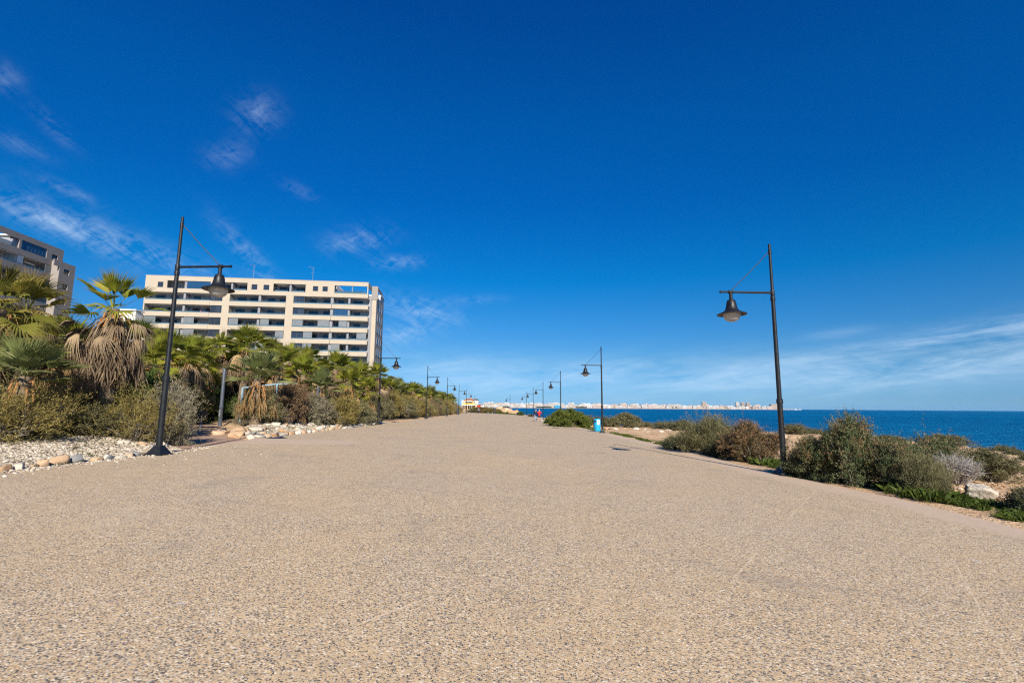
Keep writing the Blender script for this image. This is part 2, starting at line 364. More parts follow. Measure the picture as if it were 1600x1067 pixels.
def promenade_material():
    m, nt, out = new_mat('exposed_aggregate'); h = N(nt)
    P = h.n('ShaderNodeNewGeometry').outputs['Position']
    at_ = h.n('ShaderNodeVertexColor', layer_name='mask'); sc_ = h.n('ShaderNodeSeparateColor'); h.l(at_.outputs[0], sc_.inputs[0])
    wn = h.n('ShaderNodeTexNoise'); wn.inputs['Scale'].default_value = 30; h.l(P, wn.inputs['Vector'])
    vo = h.n('ShaderNodeTexVoronoi'); vo.inputs['Scale'].default_value = 76; h.l(P, vo.inputs['Vector'])
    sv = h.n('ShaderNodeSeparateColor'); h.l(vo.outputs['Color'], sv.inputs[0])
    n0 = h.noise(P, .35, 5, .6); n1 = h.noise(P, 2.2, 5, .65); n2 = h.noise(P, 14, 3, .6)
    nb = h.noise(P, .08, 4, .6)
    peb = h.ramp(sv.outputs[0], [(0, (.04, .042, .05)), (.18, (.10, .098, .10)), (.30, (.24, .205, .165)), (.40, (.51, .35, .185)), (.52, (.36, .318, .262)), (.64, (.72, .525, .288)), (.78, (.60, .395, .195)), (.88, (.66, .56, .42)), (1, (.91, .80, .61))])
    mort = h.ramp(n1, [(.3, (.51, .358, .195)), (.7, (.63, .455, .26))])
    # pebbles are more worn / bedded in some places
    edge = h.m('ADD', .52, h.m('MULTIPLY', h.m('SUBTRACT', n0, .5), .6))
    cov = h.m('LESS_THAN', vo.outputs['Distance'], h.m('ADD', edge, h.m('MULTIPLY', sv.outputs[1], .2)))
    c = h.mix(cov, mort, peb)
    # large, faint tonal patches
    c = h.mix(h.mr(nb, .35, .65, 0, .22), c, (.42, .33, .24))
    c = h.mix(h.mr(n0, .45, .75, 0, .18), c, (.56, .43, .285))
    nst = h.noise(P, .55, 6, .7, .6); c = h.mix(h.mr(nst, .55, .70, 0, .38), c, (.24, .20, .165)); c = h.mix(h.mr(nst, .30, .42, .22, 0), c, (.62, .52, .40))
    # diagonal cement joints
    sp = h.n('ShaderNodeSeparateXYZ'); h.l(P, sp.inputs[0]); x, y = sp.outputs[0], sp.outputs[1]
    def joint(a, b, per, w, off):
        t = h.m('ADD', h.m('MULTIPLY', x, a), h.m('ADD', h.m('MULTIPLY', y, b), off))
        t = h.m('ADD', t, h.m('MULTIPLY', h.m('SUBTRACT', n1, .5), .03))
        fr = h.m('ABSOLUTE', h.m('SUBTRACT', h.m('FRACT', h.m('DIVIDE', t, per)), .5))
        return h.mr(fr, w / per, .3 * w / per)
    j = h.m('MAXIMUM', joint(.80, -.60, 1.9, .014, .35), joint(.62, .785, 2.6, .011, .1))
    c = h.mix(h.m('MULTIPLY', j, h.mr(h.noise(P, .9, 3, .6), .46, .64, 0, .72)), c, (.70, .55, .37))
    # pale cement splashes
    sp1 = h.mr(h.noise(P, 1.7, 6, .7, .5), .675, .70)
    c = h.mix(h.m('MULTIPLY', sp1, h.m('MULTIPLY', h.mr(h.noise(P, 9, 3, .6), .42, .6), .75)), c, (.56, .56, .56))
    # dry sand lying on the slab, from the mask
    sm = h.mr(h.m('ADD', sc_.outputs[0], h.m('MULTIPLY', h.m('SUBTRACT', h.m('ADD', h.m('MULTIPLY', n1, .7), h.m('MULTIPLY', n2, .3)), .5), .8)), .42, .72, 0, .92)
    c = h.mix(sm, c, h.ramp(n2, [(.25, (.46, .34, .235)), (.75, (.58, .45, .325))]))
    hgt = h.m('MULTIPLY', h.m('SUBTRACT', .5, vo.outputs['Distance']), h.m('SUBTRACT', 1.0, sm))
    b = h.pbsdf(c, .82, .22, h.bump(hgt, .30, .008)); h.l(b.outputs[0], out.inputs[0]); return m
def gmask(X, Y):
    """r: white gravel, g: leaf litter under the planting, b: green ground cover"""
    dl = xl(Y) - X; pd = path_d(X, Y)
    w = sstep((3.6 + .8 * (vnoise(Y * .6, X * 0, 21) - .5) - dl) / .8) * (dl > -.3) * sstep((Y - 5) / 3) * (Y < 46)
    w = np.where(Y > 17.5, w * sstep((pd - 1.5) / .4), w * sstep((pd - 2.1) / .4))
    g = sstep((dl - 3.2) / 1.0) * sstep((pd - 1.6) / .6) + .6 * sstep((dl - .3) / 1.) * (Y >= 46)
    dr = X - xr(Y)
    b = np.where(dr > 0, .62 * np.exp(-((dr - 1.4) / 1.1) ** 2) * (vnoise(Y * .35, X * .35, 31) > .45) * (Y < 160), 0)
    b = np.where((Y > 150) & (dr > 0), .75 * sstep((Y - 152) / 6) * sstep((10 + vnoise(X * .2, Y * .1, 5) * 8 - (X - xr(Y))) / 6), b)
    return np.stack([w, np.clip(g, 0, 1), b, np.ones_like(w)], -1)
xs = np.concatenate([np.arange(-420, -60, 30), np.arange(-60, -30, 3), np.arange(-30, -8.9, .32), np.arange(-8.5, 7, 1.5), np.arange(7, 36, .3), np.arange(36, 60, 1.5), [80, 140]])
ys = np.concatenate([np.arange(-60, 4, 4), np.arange(4, 50, .34), np.arange(50, 110, .8), np.arange(110, 200, 2), np.arange(200, 620, 10)])
M['ground'] = ground_material(); M['prom'] = promenade_material()
tag(link('ground', grid_mesh('ground', xs, ys, ground_z, M['ground'], True, gmask)), kind='structure')

def prom_mesh():
    ty = np.concatenate([np.arange(-60, 4, 4), np.arange(4, 50, .4), np.arange(50, 166, 1.2)]); tt = np.linspace(0, 1, 61)
    # ragged edges
    V = []; C = []
    for y in ty:
        a = xl(y) + .10 * (vnoise(y * 1.3, 0, 41) - .5) + .05 * (vnoise(y * 5, 0, 42) - .5); b = xr(y) + .16 * (vnoise(y * 1.1, 0, 43) - .5) + .05 * (vnoise(y * 5, 0, 44) - .5)
        x = a + (b - a) * tt
        V.append(np.stack([x, np.full_like(x, y), plane(x, y) + .012], -1))
        ddr = b - x; ddl = x - a
        wr = .55 + .8 * vnoise(y * .35, 0, 45)
        s = np.maximum(np.exp(-(ddr / wr) ** 2) * 1.05, .75 * np.exp(-(ddl / .45) ** 2))
        # the reddish drift where the dirt path meets the promenade
        s = np.maximum(s, .95 * np.exp(-((y - 19.6 - .25 * ddl) / 1.9) ** 2) * sstep((7.5 - ddl) / 5))
        C.append(np.stack([s, s * 0, s * 0, s * 0 + 1], -1))
    n = len(tt); V = np.array(V).reshape(-1, 3); i = np.arange(len(ty) - 1)[:, None] * n + np.arange(n - 1)[None]
    me = np_mesh('promenade', V, np.stack([i, i + 1, i + n + 1, i + n], -1).reshape(-1, 4), M['prom'], True)
    a = me.color_attributes.new('mask', 'FLOAT_COLOR', 'POINT'); a.data.foreach_set('color', np.array(C, np.float32).ravel())
    return me
tag(link('promenade', prom_mesh()), kind='structure')

def path_mesh():
    m, nt, out = new_mat('red_dirt'); h = N(nt); P = h.n('ShaderNodeNewGeometry').outputs['Position']
    n1 = h.noise(P, 1.5, 7, .65); n2 = h.noise(P, 16, 5, .7)
    c = h.ramp(h.m('ADD', h.m('MULTIPLY', n1, .5), h.m('MULTIPLY', n2, .5)), [(.3, (.30, .19, .12)), (.5, (.42, .28, .19)), (.7, (.52, .38, .27))])
    h.l(h.pbsdf(c, .92, .1, h.bump(n2, .6, .03)).outputs[0], out.inputs[0])
    pts = []
    for a, b in zip(PATH[:-1], PATH[1:]):
        for t in np.linspace(0, 1, 14)[:-1]: pts.append(a + (b - a) * t)
    pts = np.array(pts); k = np.ones(9) / 9; pts = np.stack([np.convolve(np.pad(pts[:, i], 4, 'edge'), k, 'valid') for i in (0, 1)], -1)
    V = []; tt = np.linspace(-1, 1, 13)
    for i, p in enumerate(pts):
        d = pts[min(i + 1, len(pts) - 1)] - pts[max(i - 1, 0)]; d /= np.linalg.norm(d); nn = np.array([d[1], -d[0]])
        wv = 1.55 + .35 * (vnoise(i * .5, 0, 51) - .5) + 1.2 * max(0, 1 - i / 12)
        for t in tt:
            q = p + nn * wv * t; V.append((q[0], q[1], max(gz(q[0], q[1]), plane(q[0], q[1]) - .03) + .018 - .03 * abs(t) ** 3))
    n = 13; i = np.arange(len(pts) - 1)[:, None] * n + np.arange(n - 1)[None]
    return np_mesh('dirt_path', V, np.stack([i, i + 1, i + n + 1, i + n], -1).reshape(-1, 4), m, True)
tag(link('dirt_path', path_mesh()), kind='structure')

def sea_material():
    m, nt, out = new_mat('sea_water'); h = N(nt); P = h.n('ShaderNodeNewGeometry').outputs['Position']
    def mp(sx, sy, rot=0):
        k = h.n('ShaderNodeMapping'); k.inputs['Scale'].default_value = (sx, sy, 1); k.inputs['Rotation'].default_value = (0, 0, R(rot)); h.l(P, k.inputs[0]); return k.outputs[0]
    w1 = h.noise(mp(.10, .30, 8), 1, 6, .62, .4); w2 = h.noise(mp(.9, 1.6, -12), 1, 5, .6, .3); w3 = h.noise(mp(.0035, .012, 5), 1, 5, .6, .5)
    f = h.m('ADD', h.m('MULTIPLY', w1, .55), h.m('ADD', h.m('MULTIPLY', w2, .25), h.m('MULTIPLY', w3, .2)))
    c = h.ramp(f, [(.36, (.0, .03, .115)), (.46, (.0, .10, .25)), (.54, (.0, .15, .32)), (.64, (.002, .23, .43))])
    dist = h.m('DIVIDE', h.n('ShaderNodeVectorMath', operation='LENGTH').outputs['Value'], 1)
    d = h.n('ShaderNodeBsdfDiffuse'); h.l(c, d.inputs[0])
    g = h.n('ShaderNodeBsdfGlossy'); g.inputs['Roughness'].default_value = .35; g.inputs['Color'].default_value = (.10, .55, .9, 1)
    nb = h.bump(h.m('ADD', h.m('MULTIPLY', w1, 3), w2), 1.0, 1.0); h.l(nb, g.inputs['Normal']); h.l(nb, d.inputs['Normal'])
    mx = h.n('ShaderNodeMixShader'); mx.inputs[0].default_value = .14
    foam = h.n('ShaderNodeBsdfDiffuse'); foam.inputs[0].default_value = (.7, .74, .76, 1)
    h.l(d.outputs[0], mx.inputs[1]); h.l(g.outputs[0], mx.inputs[2])
    mf = h.n('ShaderNodeMixShader'); h.l(h.m('MULTIPLY', h.mr(w1, .70, .74), h.mr(w2, .5, .6)), mf.inputs[0]); h.l(mx.outputs[0], mf.inputs[1]); h.l(foam.outputs[0], mf.inputs[2])
    h.l(mf.outputs[0], out.inputs[0]); return m
SEA = -5.2
b = MB(); b.add([(-15000, -3000, SEA), (15000, -3000, SEA), (15000, 14000, SEA), (-15000, 14000, SEA)], [(0, 1, 2, 3)])
tag(b.build('sea', sea_material()), kind='structure')

# ------------------------------------------------------------------ street lamps
def make_lamp():
    t = thing('street_lamp', '', 'street lamp')
    b = MB(); n = 4
    b.box(-.25, .25, -.25, .25, -.03, .035)
    vs = []; fs = []
    for (r, z) in ((.215, .035), (.205, .055), (.105, .225), (.095, .26)):
        for sx, sy in ((-1, -1), (1, -1), (1, 1), (-1, 1)): vs.append((sx * r, sy * r, z))
    for i in range(3):
        for k in range(4): fs.append((i * 4 + k, i * 4 + (k + 1) % 4, i * 4 + 4 + (k + 1) % 4, i * 4 + 4 + k))
    fs.append((12, 13, 14, 15)); b.add(vs, fs)
    b.build('base', M['lamp'], t)
    b = MB()
    b.lathe([(.082, .25), (.079, 1.2), (.075, 2.06), (.09, 2.065), (.092, 2.13), (.088, 2.2), (.068, 2.215), (.065, 2.3), (.056, 5.2), (.069, 5.205), (.071, 5.29), (.067, 5.33), (.046, 5.345), (.045, 5.36), (.040, 6.68), (.05, 6.685), (.05, 6.80), (.040, 6.805), (.037, 7.0), (.02, 7.01)], 20)
    b.build('pole', M['lamp'], t, True)
    b = MB(); b.lathe([(.062, 5.36), (.064, 5.40), (.064, 5.50), (.058, 5.53)], 18)
    b.tube([(.04, 0, 5.45), (.8, 0, 5.452), (1.62, 0, 5.455)], [.036, .034, .032], 12); b.tube([(1.60, 0, 5.455), (1.645, 0, 5.455)], .041, 12)
    b.tube([(1.24, 0, 5.454), (1.38, 0, 5.4545)], .055, 12)
    b.build('arm', M['lamp'], t, True)
    b = MB(); b.tube([(.05, 0, 6.74), (.66, 0, 6.11), (1.29, 0, 5.50)], .013, 6)
    b.build('stay_rod', M['cable'], t)
    b = MB(); c = (1.31, 0, 0)
    b.lathe([(.05, 5.44), (.05, 5.26), (.058, 5.25), (.058, 5.215), (.10, 5.20), (.125, 5.18), (.125, 5.13), (.140, 5.12), (.152, 5.02), (.175, 4.93), (.21, 4.87), (.26, 4.835), (.34, 4.80), (.425, 4.765), (.432, 4.75), (.425, 4.742), (.34, 4.772), (.26, 4.80), (.25, 4.815), (.10, 4.90)], 32, c)
    sh = b.build('lamp_shade', M['lamp'], t, True)
    b = MB(); b.lathe([(.262, 4.798), (.262, 4.78), (.255, 4.72), (.235, 4.66), (.20, 4.60), (.14, 4.555), (.07, 4.533), (.005, 4.528)], 28, c, False)
    b.build('globe', M['globe'], sh, True)
    b = MB(); b.lathe([(.19, 4.80), (.19, 4.755), (.15, 4.74), (.06, 4.735), (.055, 4.66), (.03, 4.64), (.005, 4.635)], 18, c)
    b.build('bulb', M['lamp_dark'], sh, True)
    return t
def globe_mat():
    m, nt, out = new_mat('ribbed_globe'); h = N(nt)
    g = h.n('ShaderNodeBsdfGlossy'); g.inputs['Roughness'].default_value = .08
    tr = h.n('ShaderNodeBsdfTransparent'); tr.inputs[0].default_value = (.82, .84, .84, 1)
    tl = h.n('ShaderNodeBsdfTranslucent'); tl.inputs[0].default_value = (.75, .73, .68, 1)
    df = h.n('ShaderNodeBsdfDiffuse'); df.inputs[0].default_value = (.80, .78, .72, 1)
    fr = h.n('ShaderNodeFresnel'); fr.inputs[0].default_value = 1.45
    a = h.n('ShaderNodeMixShader'); a.inputs[0].default_value = .5; h.l(tr.outputs[0], a.inputs[1]); h.l(tl.outputs[0], a.inputs[2])
    b_ = h.n('ShaderNodeMixShader'); b_.inputs[0].default_value = .42; h.l(a.outputs[0], b_.inputs[1]); h.l(df.outputs[0], b_.inputs[2])
    c = h.n('ShaderNodeMixShader'); h.l(fr.outputs[0], c.inputs[0]); h.l(b_.outputs[0], c.inputs[1]); h.l(g.outputs[0], c.inputs[2])
    h.l(c.outputs[0], out.inputs[0]); return m
M['globe'] = globe_mat()
lampL = [(-9.95, 13.95), (-10.93, 40.25), (-11.2, 64.4), (-11.65, 88.1), (-12.35, 114.2), (-13.1, 141.3), (-15.5, 205)]
lampR = [(8.01, 14.55), (7.31, 39.4), (6.55, 65), (5.85, 90.5), (5.15, 116), (4.4, 141.5), (-.5, 168)]
ordw = ['nearest', 'second', 'third', 'fourth', 'fifth', 'sixth', 'seventh']
labL = ['tall black street lamp on the left beside the white gravel, nearest of the left row', 'black street lamp rising before the right end of the cream apartment block', 'black street lamp third along the left row, in front of the olive shrubs', 'black street lamp fourth along the left row, against the palm row', 'black street lamp fifth along the left row, near the end of the palms', 'black street lamp in front of the yellow and white restaurant', 'thin distant lamp pole standing to the right of the restaurant']
labR = ['tall black street lamp standing in the large shrubs at the right edge', 'black street lamp next to the cyan litter bin', 'black street lamp rising from behind the round green bush', 'black street lamp fourth along the right row, left of the round bush', 'black street lamp fifth along the right row, above the walking couple', 'black street lamp sixth along the right row, on the rocky edge', 'farthest black street lamp of the right row, by the pale rocks']
proto = None
for side, lst, labs in ((1, lampL, labL), (-1, lampR, labR)):
    for k, (x, y) in enumerate(lst):
        if proto is None: proto = o = make_lamp()
        else: o = copy_tree(proto)
        z = float(plane(x, y)); z = {141.5: -2.5, 168: -2.6}.get(y, z)
        if y in (141.5, 168): z = min(z, gz(x, y)) if y == 168 else z
        o.location = (x, y, z + (.012 if k == 0 or side == 1 else -.01)); o.rotation_euler = (0, 0, R((0 if side == 1 else 180) + rnd.uniform(-2, 2) - side * 2))
        tag(o, labs[k], 'street lamp', 'street lamps along the promenade')

#PART2
# ------------------------------------------------------------------ apartment blocks
FH = 3.04
def holes(b, s0, s1, z0, z1, hs, t0, t1):
    """a wall panel from s0..s1, z0..z1, thickness t0..t1, with rectangular holes (sorted along s, not overlapping)"""
    cur = s0
    for (a, c, za, zb) in sorted(hs):
        if a > cur: b.box(cur, a, t0, t1, z0, z1)
        if za > z0: b.box(a, c, t0, t1, z0, za)
        if zb < z1: b.box(a, c, t0, t1, zb, z1)
        cur = c
    if cur < s1: b.box(cur, s1, t0, t1, z0, z1)
def pane(parent, s0, s1, t, z0, z1, mat, name='window', fr=.06, mull=1, axis='s'):
    """framed window; axis 's' lies in the facade, axis 't' in the end wall"""
    f = MB(); g = MB()
    def bx(b, a0, a1, d0, d1, q0, q1):
        if axis == 's': b.box(a0, a1, d0, d1, q0, q1)
        else: b.box(d0, d1, a0, a1, q0, q1)
    bx(f, s0, s1, t, t + .08, z0, z0 + fr); bx(f, s0, s1, t, t + .08, z1 - fr, z1)
    bx(f, s0, s0 + fr, t, t + .08, z0 + fr, z1 - fr); bx(f, s1 - fr, s1, t, t + .08, z0 + fr, z1 - fr)
    for k in range(1, mull + 1):
        m = s0 + (s1 - s0) * k / (mull + 1); bx(f, m - fr / 2, m + fr / 2, t + .004, t + .076, z0 + fr, z1 - fr)
    bx(g, s0 + fr, s1 - fr, t + .03, t + .05, z0 + fr, z1 - fr)
    fo = f.build(name, M['frame'], parent); g.build('pane', mat, fo)
    return fo
rb = random.Random(21)
def main_block():
    d = Vector((.99413, .10821, 0)); rz = math.atan2(d.y, d.x)
    t = thing('apartment_block', 'long cream apartment block with rows of recessed balconies above the palms', 'apartment building', (-91.2, 117.17, 0), rz)
    TOP = 31.95; base = -1.6
    b = MB(); b.box(0.2, 54.2, 2.3, 14, base, 28.75); b.box(.2, 45.4, 2.6, 14, 28.75, TOP - .25); b.box(45.4, 55.9, 9.5, 14, 28.75, TOP - 1.5)
    b.build('core_wall', M['greywall'], t)
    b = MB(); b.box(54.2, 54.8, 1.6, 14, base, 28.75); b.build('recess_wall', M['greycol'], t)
    b = MB(); b.box(54.8, 55.9, 3.0, 14, base, 28.75); b.build('end_wall', M['endwall'], t)
    # front skin
    b = MB()
    tophs = [(2.9, 4.2, 28.95, 30.3), (5.1, 15.3, 28.8, 30.75), (17.0, 24.1, 28.8, 30.75), (25.1, 26.5, 29.05, 30.4), (28.0, 29.4, 29.05, 30.4), (30.4, 38.3, 28.8, 30.8), (40.1, 41.4, 29.15, 30.45), (42.5, 43.8, 29.15, 30.45), (45.5, 53.75, 28.8, 30.85)]
    holes(b, 0, 54.0, 27.75, TOP, tophs, 0, .28)
    b.box(53.72, 54.0, .28, 9.5, 30.85, TOP); b.box(0, .28, .28, 14, 27.75, TOP); b.box(53.4, 54.0, .28, 2, 27.75, 28.8)
    for (s0, s1) in ((18.4, 20.1), (33.7, 35.5)): b.box(s0, s1, 0, 2.3, base, 27.75)
    b.box(0, .3, .1, 2.3, base, 27.75)
    b.box(54.9, 56.0, 1.2, 3.0, base, 28.75);
    b.box(-.1, 54.1, -.04, .0, TOP - .10, TOP)           # thin coping nose
    b.build('wall', M['beige'], t)
    b = MB(); b.box(0.28, 45.4, .28, 14, TOP - .27, TOP - .05); b.box(45.4, 56.1, 9.4, 14, TOP - 1.5, TOP - 1.2); b.build('roof', M['soffit'], t)
    b = MB(); b.box(54.75, 56.3, 1.1, 1.9, 27.6, 31.2); b.box(55.9, 56.3, 1.9, 9, 30.6, 31.0); b.build('stair_tower', M['shaded_beige'], t)
    blocks = [(.3, 15.5, -.7), (15.5, 18.4, None), (20.1, 33.7, None), (35.5, 44.95, None), (45.05, 54.2, None)]
    for r in range(0, 10):
        zt = 27.75 - FH * r if r else 27.75
        for bi, (s0, s1, ext) in enumerate(blocks):
            a = s0 if (ext is None or r < 1) else ext
            e = 54.2 + .06 * r if bi == 4 else s1
            zb = zt - 1.08
            if r == 0: continue
            p = MB(); z1 = zt + 1.08 - FH + FH - 1.08
        # opening r spans zt-1.92 .. zt ; the balcony below it
        z_open_top = 27.75 - FH * r; z_par = z_open_top - 1.92; z_slab = z_par - 1.10
        if z_slab < base + .2: break
        for bi, (s0, s1, ext) in enumerate(blocks):
            a = ext if ext is not None and r >= 1 else s0
            e = s1 if bi < 4 else 54.15 + .05 * r
            p = MB(); p.box(a, e, 0 if bi in (1,) else -.12, .14, z_slab, z_par); p.box(max(a, .3), min(e, 54.2), .14, 2.3, z_slab, z_slab + .28)
            if bi == 4: p.box(e - .14, e, .14, 2.2, z_slab + .28, z_par)
            p.build('balcony', M['beige'], t)
            p = MB(); p.box(max(a, .3), min(e, 54.2), .16, 2.28, z_open_top - .03, z_open_top - .004); p.build('soffit', M['soffit'], t)
            # glass strip on the parapet
            if bi not in (1,):
                p = MB(); p.box(a + .05, e - .05, -.02, .0, z_par, z_par + .32); p.build('balustrade', M['rail_glass'], t)
        # window bays
        for (s0, s1) in ((15.6, 18.4), (35.5, 38.2)):
            o = pane(t, s0, s1, .20, z_par, z_open_top - .03, M['glass'], 'window', .09, 1)
            for k in range(rb.choice([0, 1, 1, 2])):
                c = MB(); w = (s1 - s0) / 2; q = s0 + .12 + (k if rb.random() < .7 else 1 - k) * w; wv = rb.uniform(.5, w - .2); c.box(q, q + wv, .262, .275, z_par + .1, z_open_top - .15); c.build('curtain', M['curtain'], o)
        # dividing walls
        for (s, w) in ((9.3, .5), (27.2, .55), (45.0, .7), (49.3, .5)):
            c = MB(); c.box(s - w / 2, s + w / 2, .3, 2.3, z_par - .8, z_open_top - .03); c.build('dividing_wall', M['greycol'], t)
        # glazed doors in the back wall
        for (s0, s1) in ((1.0, 8.6), (10, 15.2), (20.6, 26.6), (27.8, 33.3), (38.5, 44.4), (45.6, 48.8), (49.8, 53.6)):
            q = s0 + rb.uniform(.1, .6)
            while q < s1 - 1.6:
                w = min(rb.uniform(1.4, 2.4), s1 - q - .1)
                o = pane(t, q, q + w, 2.19, z_slab + .3, z_open_top - .42, M['glass'], 'balcony_door', .06, 1 if w < 2.4 else 2)
                if rb.random() < .4:
                    c = MB(); c0 = q + .1 + rb.random() * (w * .4); c.box(c0, min(c0 + rb.uniform(.5, 1.2), q + w - .1), 2.25, 2.262, z_slab + .4, z_open_top - .5); c.build('curtain', M['curtain'], o)
                q += w + rb.uniform(.9, 1.9)
    # frosted wind screens on some balconies (row, from, to) as in the photo
    scr = {2: [(9.7, 12.1), (20.3, 22.5), (27.8, 29.9), (41.8, 44.6), (47.0, 49.0), (0.5, 3.2), (35.6, 38.1)], 3: [(9.7, 12.3), (7.2, 8.9), (24.3, 26.8), (31.6, 33.6), (38.4, 40.6), (51.6, 54.0)], 4: [(9.7, 12.2), (2.0, 4.5), (20.3, 22.4), (27.8, 29.8), (38.4, 40.6), (45.4, 47.5)], 5: [(12, 14.2), (4, 6.5), (20.3, 22.5), (41.5, 43.7), (45.4, 47.5)], 6: [(9.7, 12), (47.8, 50), (27.8, 30), (38.4, 40.5)], 7: [(20.3, 22.5), (45.4, 47.6)]}
    for r, lst in scr.items():
        zo = 27.75 - FH * r
        for (s0, s1) in lst:
            p = MB(); p.box(s0, s1, .04, .07, zo - 1.92, zo - .05); p.box(s1 - .06, s1, .02, .09, zo - 1.92, zo - .05); p.build('wind_screen', M['screen'], t)
    # enclosed (glazed-in) bays
    for (r, s0, s1) in ((1, 45.5, 49.1),):
        zo = 27.75 - FH * r; pane(t, s0, s1, .06, zo - 1.92, zo - .05, M['glass_blue'], 'glazed_bay', .06, 5)
    # top floor: windows, glazing, terrace
    for (a, c, za, zb) in (tophs[0], tophs[3], tophs[4], tophs[6], tophs[7]): pane(t, a, c, .16, za, zb, M['glass'], 'window', .05, 0)
    pane(t, 9.7, 15.3, .12, 28.8, 30.75, M['glass_blue'], 'glazed_bay', .05, 7)
    for (s, w) in ((9.35, .6), (20.3, .4), (34.5, .5), (49.9, .18)):
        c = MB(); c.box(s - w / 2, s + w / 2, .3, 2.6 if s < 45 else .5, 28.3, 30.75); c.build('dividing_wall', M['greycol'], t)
    for (s0, s1) in ((17.4, 19.8), (20.8, 23.8), (30.8, 34.0), (35, 38)):
        p = MB(); p.box(s0, s1, .30, 2.5, 30.70, 30.74); p.build('soffit', M['soffit'], t)
        p = MB(); p.box(s0, s1, .10, .13, 28.8, 29.15); p.build('balustrade', M['rail_glass'], t)
        pane(t, s0 + .3, s1 - .4, 2.5, 28.5, 30.4, M['glass'], 'balcony_door', .06, 1)
    c = MB(); c.box(46.0, 52.0, 3.4, 8.5, 28.4, 29.9); c.box(45.6, 52.4, 3.0, 9.0, 29.9, 30.15); c.build('penthouse', M['white'], t)
    pane(t, 46.8, 51.4, 3.3, 28.7, 29.75, M['glass'], 'window', .06, 3)
    p = MB(); p.box(45.6, 53.6, .10, .13, 28.8, 29.3); p.build('balustrade', M['rail_glass'], t)
    # end wall windows
    for r in range(1, 9):
        zo = 28.6 - FH * r
        for q in (4.6, 7.6, 10.8):
            p = MB(); p.box(55.9, 55.97, q - .15, q + 1.45, zo - .1, zo + 1.7); wf = p.build('window', M['greycol'], t)
            p = MB(); p.box(55.97, 55.99, q, q + 1.3, zo + .05, zo + 1.55); p.build('pane', M['glass'], wf)
    # small things left on balconies: loungers, plants, towels
    for (r, s, w, hgt, col) in ((1, 11.6, .5, 1.1, 'plant'), (1, 13.2, .7, .5, 'coral'), (2, 12.6, 2.2, .28, 'white'), (2, 13.2, .5, .4, 'coral'), (3, 50.6, 1.2, .35, 'white'), (3, 51.4, .6, .3, 'coral'), (4, 42.3, .8, .35, 'white'), (4, 43.6, .7, .35, 'white'), (1, 42.8, .6, .6, 'plant'), (6, 10.4, .7, .35, 'coral'), (5, 37.8, 2.4, .5, 'white')):
        z = 27.75 - FH * r - 1.92; p = MB()
        if col == 'plant':
            for k in range(26):
                a = rb.uniform(0, 6.28); l = rb.uniform(.3, .8) * hgt; p.add([(s, .6, z - .6), (s + .08, .6, z - .6), (s + math.cos(a) * w * .6, .6 + math.sin(a) * .3, z - .4 + l)], [(0, 1, 2)])
        else:
            p.box(s, s + w, .3, .9, z - .1, z + hgt * .6); p.box(s + .05, s + w * .4, .32, .8, z + hgt * .6, z + hgt)
        p.build('balcony_furniture' if col != 'plant' else 'potted_plant', M[{'plant': 'leaf_green', 'coral': 'coral', 'white': 'white'}[col]], t)
    for s in (23.7, 38.7):
        m = MB(); m.tube([(s, 4, TOP - .2), (s, 4, TOP + 4.6)], .05, 6)
        for k, zz in enumerate((4.5, 4.0, 3.0)): m.tube([(s - (1.3 if k == 0 else .5), 4, TOP + zz + (.25 if k == 0 else 0)), (s + .3, 4, TOP + zz)], .03, 5)
        for k in range(5): m.tube([(s - 1.2 + k * .25, 3.7, TOP + 4.72 - k * .04), (s - 1.2 + k * .25, 4.3, TOP + 4.72 - k * .04)], .02, 4)
        m.build('antenna', M['metal'], t)
M['endwall'] = mat_plain('end_cladding', (.38, .33, .27), .85, .2, .12, 1.2)
M['leaf_green'] = mat_plain('pot_plant_green', (.06, .12, .03), .6, .2, .2, 3)
M['coral'] = mat_plain('coral_cloth', (.55, .16, .12), .8, .2, .1, 3)
main_block()

